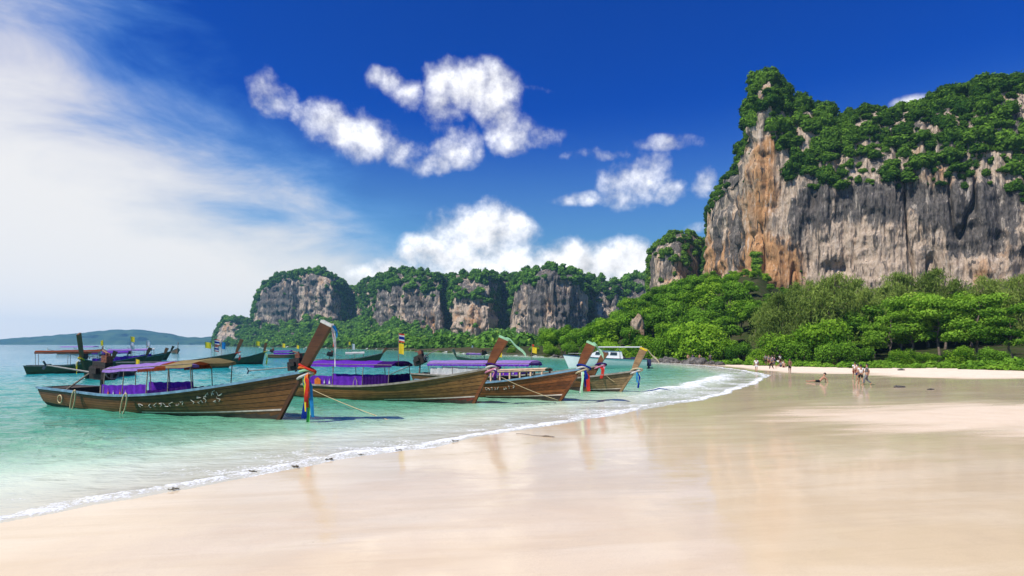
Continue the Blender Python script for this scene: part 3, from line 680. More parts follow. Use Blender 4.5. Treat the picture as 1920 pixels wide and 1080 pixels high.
def crown_lobes(name, cen, rad, n, size, rng, flat=1.0, mat=None, tintshift=0.0):
    """leafy lobes: most leaves near each lobe's surface, some inside"""
    Vs, Qs, Ts, k = [], [], [], 0; rad = np.array(rad); sh = rad ** 2 / (rad ** 2).sum()
    for c, r, s in zip(cen, rad, sh):
        m_ = int(n * s); d = sphere_pts(m_, rng, -.75); f = np.where(rng.random(m_) < .72, rng.uniform(.82, 1.12, m_), rng.uniform(.3, .85, m_))
        lump = .78 + .44 * fbm(d[:, 0] * 2.2 + c[0], d[:, 1] * 2.2 + c[1], d[:, 2] * 2.2 + c[2], oct=2, seed=3) * rng.uniform(.85, 1.2, m_)
        C = np.array(c) + d * r * (f * lump)[:, None] * np.array([1, 1, flat])
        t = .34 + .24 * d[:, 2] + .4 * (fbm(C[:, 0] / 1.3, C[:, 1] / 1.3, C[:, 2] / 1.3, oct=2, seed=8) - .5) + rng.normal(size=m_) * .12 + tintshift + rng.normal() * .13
        V, q = leaf_quads(C, d * [1, 1, 1.2] + rng.normal(size=(m_, 3)) * .75 + [0, 0, .3], size * rng.uniform(.65, 1.35, m_), rng)
        Vs.append(V); Qs.append(q + k); Ts.append(np.repeat(np.clip(t, 0, 1), 4)); k += 4 * m_
    me = np_mesh(name, np.concatenate(Vs), np.concatenate(Qs), {'tint': np.concatenate(Ts)})
    if mat: me.materials.append(mat)
    return me
def broadleaf(seed, mat, h=8.0, n=3400):
    rng = np.random.default_rng(seed)
    tm, pts, tips = trunk_mesh('trunk', h * .78, .22, rng, [(rng.uniform(.35, .95), rng.uniform(.28, .5) * h * .6, rng.uniform(.2, .9)) for _ in range(9)], rng.uniform(-.08, .08))
    tm.materials.append(BARK); cen = [tuple(e) for _, _, e in tips] + [tuple(pts[-1])]; rad = [h * rng.uniform(.13, .22) for _ in cen]
    return tm, crown_lobes('crown', cen, rad, n, .24, rng, .8, mat)
def casuarina(seed, h=13.0):
    rng = np.random.default_rng(seed); limbs = []
    for i in range(34):
        f = .16 + .80 * (i / 34) ** .9; limbs.append((min(f, .97), h * (.30 * (1 - f) ** .7 + .05) * rng.uniform(.6, 1.25), rng.uniform(.15, .75)))
    tm, pts, tips = trunk_mesh('trunk', h, .24, rng, limbs, rng.uniform(-.06, .06)); tm.materials.append(BARK)
    Cs, Ns, Ss, Ts = [], [], [], []
    for (p, q, e) in tips:
        L = (e - p).length; ts = rng.normal() * .10
        for k in range(int(90 + 34 * L)):
            t = rng.uniform(.3, 1.12); b = p.lerp(e, t); sp = .16 * L * (.6 + t) + .12
            c = b + Vector((rng.normal() * sp, rng.normal() * sp, rng.normal() * sp * .7 - .1 * t)); Cs.append(c[:])
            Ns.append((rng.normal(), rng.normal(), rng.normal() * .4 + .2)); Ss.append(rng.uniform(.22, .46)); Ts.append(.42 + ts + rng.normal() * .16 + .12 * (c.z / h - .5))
    V, Q_, T = leafset(Cs, Ns, Ss, Ts, rng, .34, 1.6); me = np_mesh('crown', V, Q_, {'tint': T}); me.materials.append(LEAF_PINE)
    return tm, me
def almond(seed, h=9.0):
    rng = np.random.default_rng(seed); limbs = [(f, h * rng.uniform(.30, .46) * (1.15 - f * .6), rng.uniform(.0, .16)) for f in (.34, .36, .38, .5, .52, .55, .57, .7, .72, .74, .76, .88, .9, .93, .97)]
    tm, pts, tips = trunk_mesh('trunk', h * .95, .2, rng, limbs, rng.uniform(-.05, .05)); tm.materials.append(BARK)
    cen, rad = [], []
    for (p, q, e) in tips:
        for t in (.5, .8, 1.08):
            c = p.lerp(e, t); cen.append((c.x + rng.normal() * .3, c.y + rng.normal() * .3, c.z + .12)); rad.append(h * rng.uniform(.10, .17))
    return tm, crown_lobes('crown', cen, rad, 7500, .2, rng, .55, LEAF_ALMOND)
def shrub(seed, mat, n=5200, tall=1.0):
    rng = np.random.default_rng(seed); mb = MB()
    for k in range(6):
        a = rng.uniform(0, 2 * PI); e = Vector((math.cos(a) * .8, math.sin(a) * .8, 1.1 * tall)); mb.tube([(math.cos(a) * .1, math.sin(a) * .1, -.3), e * .6, e], [.07, .05, .02], 5)
    cen = [(math.cos(a) * r_, math.sin(a) * r_, z_ * tall) for a, r_, z_ in zip(rng.uniform(0, 2 * PI, 15), rng.uniform(.3, 1.25, 15), rng.uniform(.35, 1.5, 15))] + [(0, 0, 1.2 * tall)]
    tm = mb.mesh('stem', True); tm.materials.append(BARK)
    return tm, crown_lobes('crown', cen, rng.uniform(.42, .78, len(cen)), n, .085, rng, .85, mat)
def plant(kind, parts, x, y, s, label, cat, group, z=None, rz=None, sz=1.0):
    o = thing(kind, label, cat, (x, y, slope_z(x, y) - .05 if z is None else z), random.uniform(0, 2 * PI) if rz is None else rz, group, s); o.scale = (s, s, s * sz)
    for me in parts: link(me.name.split('.')[0], me, None, o)
    return o
CAS = [casuarina(200 + i) for i in range(4)]
ALM = [almond(300 + i) for i in range(2)]
BRO = [broadleaf(400 + i, LEAF_MID) for i in range(4)] + [broadleaf(450 + i, LEAF_BRIGHT) for i in range(2)]
SHR = [shrub(500 + i, LEAF_BRIGHT) for i in range(3)] + [shrub(520 + i, LEAF_MID) for i in range(3)]
def top_to_h(py, d): return H + (HY - py) / F * d
R3 = random.Random(5)
# casuarinas along the beach: (column, depth, row of the top, label)
cas = [(1432, 97, 566, 'short olive casuarina leftmost in the casuarina row'), (1462, 94, 545, 'olive casuarina beside the foot of the orange rock'), (1492, 100, 528, 'thin olive casuarina second back from the beach'), (1528, 92, 524, 'broad grey green casuarina behind the bright beach shrub'),
       (1560, 88, 509, 'tall feathery casuarina in the middle of the grove'), (1590, 95, 520, 'feathery casuarina just right of the tallest in the grove'), (1622, 90, 536, 'lower casuarina above the walking people'), (1655, 98, 528, 'casuarina between grove and tiered almond trees'),
       (1690, 101, 508, 'dark casuarina rising behind the tiered almond tree'), (1738, 100, 500, 'tallest casuarina at the right end of the beach'), (1790, 96, 520, 'casuarina at the far right past the almond trees'), (1850, 92, 516, 'casuarina second from the far right'), (1905, 88, 512, 'casuarina furthest right of all')]
for i, (px, d, py, lab) in enumerate(cas):
    x = (px - CX) / F * d; z = slope_z(x, d) - .05; h = top_to_h(py, d) - z
    plant('casuarina_tree', CAS[i % 4], x, d, h / 13.4, lab, 'tree', 'casuarina trees behind the beach', z)
alm = [(1668, 80, 588, 'small tiered almond tree left of the larger two'), (1708, 79, 566, 'tiered bright almond tree over the leaf litter'), (1760, 76, 556, 'wide light green almond tree by the right edge'), (1640, 84, 610, 'low almond tree behind the walking people'), (1830, 74, 560, 'tiered almond tree beyond the right edge'), (1895, 70, 575, 'last tiered almond tree on the right')]
for i, (px, d, py, lab) in enumerate(alm):
    x = (px - CX) / F * d; z = slope_z(x, d) - .05; plant('almond_tree', ALM[i % 2], x, d, (top_to_h(py, d) - z) / 9.0, lab, 'tree', 'almond trees at the beach edge', z)
# shrubs along the sand's edge
def edge_d(px): return float(np.interp(px, [880, 960, 1050, 1150, 1250, 1350, 1450, 1600, 1769, 1920], [232, 176, 134, 114, 99, 88.5, 80.5, 70, 65, 57]))
shr = [(1420, 1, 650, 0, 'low yellow green shrub at the sand edge'), (1465, 4, 626, 1, 'large round bright green shrub beside the sand'), (1505, 3, 640, 4, 'dark shrub between two bright ones'), (1535, 5, 606, 2, 'tall bright green shrub under the casuarinas'), (1568, 2, 640, 3, 'dark bushy shrub left of the walking people'), (1390, 3, 640, 5, 'dark rounded shrub left of the low yellow one'), (1352, 4, 628, 1, 'bright green shrub above the beach bend'), (1318, 5, 596, 0, 'big pale green shrub dome under the cliff'), (1288, 4, 610, 2, 'broad light green shrub dome beside the big one'),
       (1255, 3, 634, 4, 'dark shrub over the black boulders'), (1220, 3, 630, 1, 'bright shrub above the right end of boulders'), (1180, 3, 640, 0, 'bright shrub above the moored speedboat stern'), (1145, 3, 638, 2, 'pale shrub above the speedboat cabin'), (1108, 3, 636, 1, 'bright shrub above the speedboat bow'), (1072, 3, 642, 3, 'dark shrub where the sand spit begins'), (1035, 3, 646, 0, 'low bright shrub on the sand spit'), (1000, 3, 648, 2, 'low bright shrub behind the yellow flag'), (960, 3, 650, 1, 'low shrub furthest out along the spit'), (925, 3, 651, 4, 'dark low shrub at the spit end'),
       (1610, 3, 652, 3, 'dark undergrowth bush behind the walking people'), (1690, 2.5, 655, 1, 'bright low bush under the almond trees'), (1740, 2.5, 658, 2, 'bright low bush at the right edge'), (1800, 3, 650, 1, 'low bush past the right edge'), (1860, 3, 648, 4, 'dark low bush far right')]
for i, (px, off, py, v, lab) in enumerate(shr):
    d = edge_d(px) + off + 2.5; x = (px - CX) / F * d; z = slope_z(x, d) - .05; plant('beach_shrub', SHR[v], x, d, max(.5, (top_to_h(py, d) - z) / 2.15), lab, 'shrub', 'shrubs along the sand edge', z, sz=R3.uniform(.9, 1.12))
# creeping undergrowth along the edge of the sand
rng = np.random.default_rng(77); up = []
for k in range(520):
    px = rng.uniform(1180, 1990); d = edge_d(min(px, 1920)) * (1 - max(0, px - 1920) / 900) + rng.gamma(1.6, 2.0) + .6; up.append(((px - CX) / F * d, d))
up = np.array(up); zu = slope_zs(up[:, 0], up[:, 1]); Ru = rng.uniform(.25, .95, len(up))
UT = [clump_template(150, .26, 700 + s, 3) for s in range(5)]
tag(link('undergrowth', scatter_mesh('undergrowth', UT, np.column_stack([up, zu + Ru * .1]), Ru, rng, rng.normal(size=len(up)) * .16 + .1, (.45, 1.0)), LEAF_MID), 'ragged low green undergrowth along the sand edge', 'undergrowth', kind='stuff')
# trees climbing the slope under the cliff
slope_rows = [(1085, 612), (1130, 592), (1180, 556), (1232, 536), (1290, 520), (1350, 508), (1400, 512), (1425, 560)]
for k, px in enumerate(range(1585, 1940, 17)):
    d = 88 + (k * 37 % 11); x = (px - CX) / F * d; z = slope_z(x, d) - .1; nm = ('left', 'middle', 'right')[min(2, k // 7)]
    plant('understory_tree', BRO[(k * 5) % 6], x, d, R3.uniform(6.5, 9) / 8.0, 'dense green understory tree behind the ' + nm + ' almond trees', 'tree', 'understory trees behind the ' + nm + ' almond trees', z, sz=.95)
cnt = 0
for r_, d in enumerate((108, 118, 128, 139, 150, 162, 175, 190, 205)):
    px = 1010 + R3.uniform(0, 20)
    while px < 1445 + (120 if d < 130 else 60):
        dd = d + R3.uniform(-4, 4); x = (px - CX) / F * dd
        if veg(np.array([x]), np.array([dd]))[0] > 4:
            z = slope_z(x, dd) - .2; cap = float(np.interp(px, *zip(*slope_rows))) if px < 1425 else 560
            h = min(R3.uniform(6.5, 9.5), max(2.5, top_to_h(cap + R3.uniform(-4, 12), dd) - z))
            v = R3.choice([0, 1, 2, 3, 0, 1, 2, 3, 4, 5])
            where = 'beside the orange cliff face' if px > 1330 else 'below the small limestone tower' if px > 1200 else 'above the moored speedboat'
            tier = 'low on the slope' if d < 125 else 'halfway up the slope' if d < 165 else 'high on the slope'
            plant('forest_tree', BRO[v], x, dd, h / 8.0, ('bright' if v > 3 else 'dark') + ' forest tree ' + tier + ' ' + where, 'tree', ('bright' if v > 3 else 'dark') + ' trees ' + tier + ' ' + where, z); cnt += 1
        px += R3.uniform(30, 46) * 140 / d
for k, (px, d, v) in enumerate(((1388, 196, 4), (1404, 188, 5), (1418, 200, 1), (1398, 172, 4), (1422, 176, 5), (1434, 190, 2), (1412, 160, 5), (1436, 164, 4))):
    x = (px - CX) / F * d; plant('forest_tree', BRO[v], x, d, min(9, max(2.5, top_to_h(524 + 5 * (k % 4), d) - slope_z(x, d))) / 8.0, ('bright' if v > 3 else 'dark') + ' tree draped in vines under the hanging creeper', 'tree', ('bright' if v > 3 else 'dark') + ' trees under the hanging creeper', slope_z(x, d) - .2)
# far point: trees on the low ground right of the spit already belong to the range forest

# ------------------------------------------------------------------ longtail boats
PURPLE = cloth('purple_cloth', (.15, .035, .44), .3); LILAC = cloth('faded_lilac_tarp', (.36, .22, .58), .35); VIOLET_DARK = cloth('dark_violet_cloth', (.045, .012, .12), .2)
TAN = cloth('tan_tarp', (.36, .27, .13), .4); RUST = cloth('rust_fringe', (.24, .055, .02), .3); WHITE_C = cloth('white_cloth', (.72, .70, .66), .4)
RED_C = cloth('red_cloth', (.55, .045, .03), .3); ORANGE_C = cloth('orange_cloth', (.72, .20, .04), .3); YELLOW_C = cloth('yellow_cloth', (.80, .60, .04), .35)
BLUE_C = cloth('blue_cloth', (.01, .03, .22), .25); SKY_C = cloth('light_blue_cloth', (.03, .25, .55), .3); GREEN_C = cloth('green_cloth', (.12, .60, .10), .35); MINT_C = cloth('mint_cloth', (.42, .72, .45), .4); PINK_C = cloth('pink_cloth', (.75, .30, .42), .35); CREAM_C = cloth('cream_cloth', (.62, .52, .34), .35)
IRON = plain('rusty_iron', (.045, .035, .03), .6, .5, 14, .5); STEEL = plain('grey_steel', (.22, .22, .21), .45, .3, 9, .6); ENGINE_RED = plain('engine_rust', (.16, .05, .025), .6, .5, 12)
ROPE = plain('rope', (.52, .40, .22), .9, .25, 30); POLE = plain('weathered_pole', (.20, .16, .12), .8, .35, 10); PALE_WOOD = plain('pale_timber', (.58, .42, .26), .7, .2, 5)
STRIPE = plain('white_stripe', (.62, .47, .40), .7, .25, 4); LETTER = plain('faded_lettering', (.66, .60, .52), .8, .35, 9)
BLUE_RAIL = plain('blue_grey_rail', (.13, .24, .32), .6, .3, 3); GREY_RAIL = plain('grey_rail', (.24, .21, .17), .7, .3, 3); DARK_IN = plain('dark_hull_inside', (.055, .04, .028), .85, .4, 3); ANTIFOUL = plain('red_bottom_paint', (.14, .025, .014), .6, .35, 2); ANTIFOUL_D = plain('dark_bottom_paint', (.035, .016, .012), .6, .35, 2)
HULL1 = wood('brown_hull', (.215, .085, .025), (.07, .025, .008)); HULL2 = wood('olive_brown_hull', (.27, .125, .036), (.09, .038, .011)); HULL3 = wood('red_brown_hull', (.29, .09, .024), (.095, .027, .008)); HULL4 = wood('grey_tan_hull', (.34, .21, .10), (.12, .07, .033)); HULLD = wood('dark_far_hull', (.20, .085, .028), (.07, .03, .011)); PROW1 = wood('shaded_prow', (.085, .032, .011), (.03, .011, .005)); PROW3 = wood('red_brown_prow', (.20, .066, .018), (.075, .023, .007)); HULLP = wood('pale_far_hull', (.45, .36, .22), (.16, .11, .06))  # darkest prow wood has the shade of the prow face put into its colour

class Hull:
    """one longtail hull: x forward from the stern waterline, z up from the water"""
    def __init__(s, L, beam, stern_h, mid_h, bow_h, rake1, prow_h, rake2):
        s.L, s.b, s.sh, s.mh, s.bh, s.r1, s.ph, s.r2 = L, beam / 2, stern_h, mid_h, bow_h, rake1, prow_h, rake2
        s.keel = -.35
    def sheer(s, q):
        a = s.sh + (s.mh - s.sh) * min(q / .35, 1) ** 1.0 if q < .35 else s.mh + (s.bh - s.mh) * ((q - .35) / .65) ** 2.1
        return a
    def rake(s, z): return s.r1 * (z / s.bh) if z < s.bh else s.r1 + (s.r2 - s.r1) * (z - s.bh) / (s.ph - s.bh)
    def half(s, q):
        e = .74 + .26 * min(q / .4, 1) ** .8 if q < .4 else 1 - max(0, (q - .5) / .5) ** 2.3 * .955
        return s.b * e
    def pt(s, q, t, side, off=0.0):
        """q along the hull, t 0 keel .. 1 gunwale"""
        zk = s.keel + (.22 * (1 - q / .18) if q < .18 else 0); z = zk + (s.sheer(q) - zk) * t
        full = .22 + .58 * max(0, (q - .45) / .55); y = (s.half(q) + off) * (max(t, 0) ** full) if t > 0 else 0
        w = max(0, (q - .55) / .45) ** 1.6
        return Vector((q * s.L + w * s.rake(z) - (0 if q > .12 else .25 * t * (1 - q / .12)), side * y, z))
def sstrip(H_, t0, t1, side, o0, o1, q0=0.0, q1=1.0, n=26):
    return [[H_.pt(q0 + (q1 - q0) * i / n, t0, side, o0) for i in range(n + 1)], [H_.pt(q0 + (q1 - q0) * i / n, t1, side, o1) for i in range(n + 1)]]
def ribbon(mb, path, w0, w1=None, twist=0.0, seed=0):
    """a limp strip of cloth along a path, with folds"""
    r = random.Random(seed); n = len(path); rows = []
    for i, p in enumerate(path):
        t = i / (n - 1); a = twist * t + .35 * math.sin(6 * t + seed); w = (w0 + ((w1 or w0) - w0) * t) / 2
        d = Vector((math.cos(a), math.sin(a), 0)); f = Vector((-d.y, d.x, 0)) * .03 * math.sin(9 * t + seed * 2)
        rows.append([Vector(p) - d * w, Vector(p) + f, Vector(p) + d * w])
    mb.grid(rows); return mb
def flag_mesh(w, h, seed, n=8):
    rows = []
    for i in range(n + 1):
        t = i / n; rows.append([Vector((w * t * .92, .10 * w * math.sin(5 * t + seed) * t, h * (j / 2 - .5) - .16 * w * t)) for j in range(3)])
    return MB().grid(rows)
def thai_flag(w, h, parent, loc, seed):
    """five bands: red, white, blue, white, red"""
    bands = [(0, 1 / 6, RED_C), (1 / 6, 2 / 6, WHITE_C), (2 / 6, 4 / 6, BLUE_C), (4 / 6, 5 / 6, WHITE_C), (5 / 6, 1, RED_C)]
    for a, b_, mt in bands:
        rows = []
        for i in range(9):
            t = i / 8; rows.append([Vector((w * t * .92, .10 * w * math.sin(5 * t + seed) * t, h * (k - .5) - .16 * w * t)) + Vector(loc) for k in (a, b_)])
        MB().grid(rows).build('flag_band', mt, parent)
def flagpole(root, base, height, flags, seed=0):
    p = MB().tube([base, Vector(base) + Vector((.04, 0, height))], .022, 5).build('flagpole', POLE, root)
    z = base[2] + height
    for k, (kind, w, h) in enumerate(flags):
        z -= h * .55; loc = Vector((base[0] + .03, base[1], z))
        if kind == 'thai': thai_flag(w, h, p, loc, seed + k)
        else:
            f = flag_mesh(w, h, seed + k); f.v = [tuple(Vector(v) + loc) for v in f.v]; f.build('flag', {'yellow': YELLOW_C, 'white': WHITE_C, 'green': GREEN_C, 'red': RED_C, 'blue': SKY_C}[kind], p)
        z -= h * .6
def engine(root, x, z, s=1.0, tilt=.35, yaw=0.0):
    """the truck engine on its pivot, with the long propeller shaft and tiller"""
    R = Matrix.Rotation(yaw, 3, 'Z') @ Matrix.Rotation(tilt, 3, 'Y'); c = Vector((x, 0, z + .75 * s))
    T = lambda p: c + R @ (Vector(p) * s)
    b = MB(); b.box(c, (.95 * s, .42 * s, .5 * s), R); b.box(T((0, 0, .34)), (.8 * s, .3 * s, .2 * s), R); b.box(T((.1, .26, .05)), (.5 * s, .14 * s, .28 * s), R); b.box(T((-.05, -.27, .1)), (.45 * s, .16 * s, .22 * s), R)
    e = b.build('engine', IRON, root)
    f = MB().ring(T((.62, 0, .05)), .24 * s, .03 * s); [f.box(T((.60, .1 * math.cos(a), .05 + .1 * math.sin(a))), (.02 * s, .2 * s, .08 * s), R @ Matrix.Rotation(a, 3, 'X')) for a in (0, 1.57, 3.14, 4.71)]; f.build('fan', STEEL, e)
    MB().tube([T((.1, .2, .4)), T((.05, .22, .72)), T((-.4, .22, .86))], .05 * s, 6).build('exhaust_pipe', ENGINE_RED, e)
    MB().box(T((.25, 0, .56)), (.34 * s, .24 * s, .26 * s), R).tube([T((.25, 0, .68)), T((.25, 0, .80))], .05 * s).build('fuel_tank', ENGINE_RED, e)
    MB().tube([T((-.45, 0, -.05)), T((-1.6, 0, -.02)), T((-3.9, 0, .02))], [.05 * s, .04 * s, .03 * s], 6).build('propeller_shaft', STEEL, e)
    pr = MB()
    for a in (0, 2.09, 4.19): pr.box(T((-3.85, .1 * math.cos(a), .02 + .1 * math.sin(a))), (.03 * s, .2 * s, .09 * s), R @ Matrix.Rotation(a, 3, 'X') @ Matrix.Rotation(.5, 3, 'Y'))
    pr.build('propeller', STEEL, e)
    MB().tube([T((.4, 0, .1)), T((1.1, 0, .25)), T((1.9, .1, .2))], .03 * s, 5).build('tiller', POLE, e)
    MB().tube([(x - .1, 0, z - .4), (x, 0, z + .6 * s)], .07 * s, 6).build('engine_post', POLE, root)
def canopy(root, Hl, x0, x1, z0, z1, width, roof_mats, posts, curtain=None, fringe=None, far_side=True, sag=.04):
    """bent tarp roof on posts; roof_mats = [(end fraction, material)]"""
    a = 0.0
    for (e, mt) in roof_mats:
        rows = []; n = max(3, int(10 * (e - a)) + 2)
        for i in range(n + 1):
            t = a + (e - a) * i / n; x = x0 + (x1 - x0) * t; z = z0 + (z1 - z0) * t - sag * math.sin(t * PI * (len(posts) - 1)) ** 2
            rows.append([Vector((x, width / 2 * k, z + .20 * (1 - k * k) + .018 * math.sin(x * 7 + k * 5))) for k in (-1.04, -1, -.6, -.2, .2, .6, 1, 1.04)])
            rows[-1][0].z -= .12; rows[-1][-1].z -= .12
        MB().grid(rows).build('canopy_roof', mt, root); a = e
    for x in posts:
        t = (x - x0) / (x1 - x0); zt = z0 + (z1 - z0) * t
        for sd in (-1, 1):
            q = x / Hl.L; g = Hl.pt(q, 1, sd); MB().tube([(x, g.y * .96, g.z - .1), (x, sd * width / 2 * .98, zt + .01)], .024, 5).build('canopy_post', POLE, root)
    for sd in (-1, 1): MB().tube([(x0, sd * width / 2, z0 - .01), (x1, sd * width / 2, z1 - .01)], .02, 5).build('canopy_rail', POLE, root)
    if fringe:
        for sd in ((-1, 1) if far_side else (-1,)):
            rows = []; n = 60
            for i in range(n + 1):
                t = fringe[0] + (fringe[1] - fringe[0]) * i / n; x = x0 + (x1 - x0) * t; z = z0 + (z1 - z0) * t
                y = sd * width / 2 * 1.045 + .015 * math.sin(i * 2.1); rows.append([Vector((x, y, z - .1)), Vector((x, y, z - .1 - fringe[2] * (1 if i % 2 else .7)))])
            MB().grid(rows).build('canopy_fringe', fringe[3], root)
    for (cx0, cx1, hgt, mt, motifs) in (curtain or []):
        for sd in (-1, 1):
            rows = []; n = 44
            for i in range(n + 1):
                x = cx0 + (cx1 - cx0) * i / n; g = Hl.pt(x / Hl.L, 1, sd); y = g.y * .93 + .025 * math.sin(i * 1.15) * sd
                rows.append([Vector((x, y + sd * .02, g.z - .08)), Vector((x, y, g.z + hgt * .5)), Vector((x, y, g.z + hgt + .015 * math.sin(i * .7)))])
            cu = MB().grid(rows).build('side_curtain', mt, root)
            for (mx, mz, kind, msz, mm) in motifs:
                g = Hl.pt(mx / Hl.L, 1, sd); y = g.y * .93 + sd * .06; c = Vector((mx, y, g.z + mz)); M_ = MB()
                if kind == 'disc': pts = [(msz * math.cos(k * PI / 6) * (1 + .14 * (k % 2)), msz * math.sin(k * PI / 6) * (1 + .14 * (k % 2))) for k in range(12)]
                elif kind == 'spire': pts = [(-msz * .45, -msz), (msz * .45, -msz), (msz * .3, -.1 * msz), (msz * .08, .3 * msz), (0, 1.2 * msz), (-msz * .08, .3 * msz), (-msz * .3, -.1 * msz)]
                if kind == 'arch':
                    M_.tube([c + Vector((-msz * .55, 0, -msz)), c + Vector((-msz * .5, 0, 0)), c + Vector((0, 0, msz)), c + Vector((msz * .5, 0, 0)), c + Vector((msz * .55, 0, -msz))], .022, 4)
                else:
                    M_.v = [tuple(c + Vector((p[0], 0, p[1]))) for p in pts] + [tuple(c + Vector((p[0], -sd * .012, p[1]))) for p in pts]; k = len(pts)
                    M_.f = [tuple(range(k)), tuple(range(2 * k - 1, k - 1, -1))] + [(i, (i + 1) % k, k + (i + 1) % k, k + i) for i in range(k)]
                M_.build('printed_motif', mm, cu)
def sash(name, label, Hl, root_w, strips, wraps, zc=None, group='sashes tied round the bows'):
    """cloths tied where the stem leaves the hull; strips = (material, length, dx, dy, width, twist)"""
    z = Hl.bh + .12 if zc is None else zc; c = Vector((Hl.L + Hl.rake(z), 0, z)); o = thing(name, label, 'sash', root_w @ c, 0, group)
    o.rotation_euler = root_w.to_euler()
    for k, mt in enumerate(wraps):
        b = MB(); zz = (k - len(wraps) / 2) * .11; b_ = []
        for i in range(17):
            a = 2 * PI * i / 16; b_.append(Vector((.40 * math.cos(a) * (1 + .1 * math.sin(3 * a + k)) + zz * .5, .15 * math.sin(a), zz + .14 * math.cos(a + k) - .1)))
        b.tube(b_, .055, 6, cap=False); b.build('wrap', mt, o, True)
    for k, (mt, ln, dx, dy, w, tw) in enumerate(strips):
        pts = []; n = 12
        for i in range(n + 1):
            t = i / n; pts.append(Vector((dx * min(1, t * 3) + .05 * math.sin(4 * t + k), dy * min(1, t * 4) + .03 * math.sin(5 * t + k * 2), -.08 - ln * t)))
        ribbon(MB(), pts, w * 1.25, w * 1.0, tw, k + 1).build('hanging_strip', mt, o, True)
    return o
def make_boat(label, stern, foot, Hp, hull_mat, rail_mat, bottom_mat, detail=True, group='longtail boats moored off the beach', cat='longtail boat', planks=7, name='longtail_boat', stripe=(.52, 1.0), deck=True, prow_cap=None, prow_w=.58, prow_mat=None):
    stern = Vector(stern); foot = Vector(foot); v = foot - stern; L = v.length; hd = math.atan2(v.y, v.x)
    Hl = Hull(L, *Hp); root = thing(name, label, cat, (stern.x, stern.y, 0), hd, group); M_ = Matrix.Translation(root.location) @ Matrix.Rotation(hd, 4, 'Z')
    # shell, slightly inside the planking
    sh = MB(); n = 26
    for sd in (-1, 1): sh.grid([[Hl.pt(i / n, t, sd, -.012) for i in range(n + 1)] for t in (0, .08, .2, .35, .5, .65, .8, .95)])
    sh.grid([[Hl.pt(0, t, -1, -.012) for t in (0, .2, .5, .8, 1)], [Hl.pt(0, t, 1, -.012) for t in (0, .2, .5, .8, 1)]])
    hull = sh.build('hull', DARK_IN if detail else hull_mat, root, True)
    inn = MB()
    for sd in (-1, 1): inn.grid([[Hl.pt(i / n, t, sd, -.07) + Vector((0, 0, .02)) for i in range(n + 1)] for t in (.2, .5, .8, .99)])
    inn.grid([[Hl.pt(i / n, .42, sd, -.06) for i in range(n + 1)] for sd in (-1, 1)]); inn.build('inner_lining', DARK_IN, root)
    tb = .30
    if detail:
        for sd in (-1, 1):
            MB().grid(sstrip(Hl, .0, tb, sd, .004, .004)).build('bottom_plank', bottom_mat, hull, True)
            for k in range(planks):
                t0, t1 = tb + (1 - tb) * k / planks, tb + (1 - tb) * (k + 1) / planks
                g0 = sstrip(Hl, t0 + .006, t1 - .006, sd, .012, .007); lip = [g0[0], [p - Vector((0, sd * .022, 0)) for p in g0[0]]]
                MB().grid(g0).grid(lip).build('plank', hull_mat, hull, True)
            if stripe:
                r = []
                for i in range(25):
                    q = stripe[0] + (stripe[1] - stripe[0]) * i / 24; tz = tb + .015; p0 = Hl.pt(q, tz, sd, .030); p1 = Hl.pt(q, tz + .032, sd, .030); r.append([p0, p1])
                MB().grid([[a for a, _ in r], [b_ for _, b_ in r]]).build('waterline_stripe', STRIPE, hull)
    else:
        for sd in (-1, 1): MB().grid(sstrip(Hl, 0, .36, sd, .006, .006)).build('bottom_plank', bottom_mat, hull, True)
    for sd in (-1, 1):
        rl = []
        for i in range(n + 1):
            p = Hl.pt(i / n, 1, sd, .03); rl.append(p)
        w, hgt = .05, .07 if detail else .06
        b = MB(); b.grid([[p + Vector((0, sd * w * .7, -hgt)) for p in rl], [p + Vector((0, sd * w * .7, hgt * .5)) for p in rl], [p + Vector((0, -sd * w * 1.6, hgt * .5)) for p in rl], [p + Vector((0, -sd * w * 1.6, -hgt)) for p in rl]])
        b.build('gunwale_rail', rail_mat, root)
    # stem and prow board
    zs = [Hl.keel - .02, 0, Hl.bh * .5, Hl.bh, Hl.bh + .15, Hl.bh + (Hl.ph - Hl.bh) * .5, Hl.ph]; ws = [.16, .2, .24, .34, prow_w * .72, prow_w * .92, prow_w]; ths = [.07, .07, .07, .08, .09, .085, .08]
    fr, bk = [], []
    stem = MB(); secs = []
    for z, w, th in zip(zs, ws, ths):
        x = Hl.L + Hl.rake(max(z, 0)) + (.03 if z < Hl.bh else .06); secs.append([Vector((x, -th, z)), Vector((x, th, z)), Vector((x - w * .86, th, z + w * .35 * (z > Hl.bh))), Vector((x - w * .86, -th, z + w * .35 * (z > Hl.bh)))])
    stem.grid([s_ + [s_[0]] for s_ in secs]); b0 = len(stem.v); stem.v += [tuple(p) for p in secs[-1]]; stem.f.append((b0, b0 + 1, b0 + 2, b0 + 3))
    prow = stem.build('prow', prow_mat or hull_mat, root)
    if prow_cap:
        c = secs[-1]; k = MB(); up = Vector((.02, 0, .05)); lo = Vector((-.02, 0, -.045))
        k.grid([[p + lo + (p - (c[0] + c[2]) / 2) * .10 for p in c + [c[0]]], [p + up + (p - (c[0] + c[2]) / 2) * .10 for p in c + [c[0]]]]); b0 = len(k.v); k.v += [tuple(p + up + (p - (c[0] + c[2]) / 2) * .10) for p in c]; k.f.append((b0, b0 + 1, b0 + 2, b0 + 3)); k.build('prow_cap', prow_cap, prow)
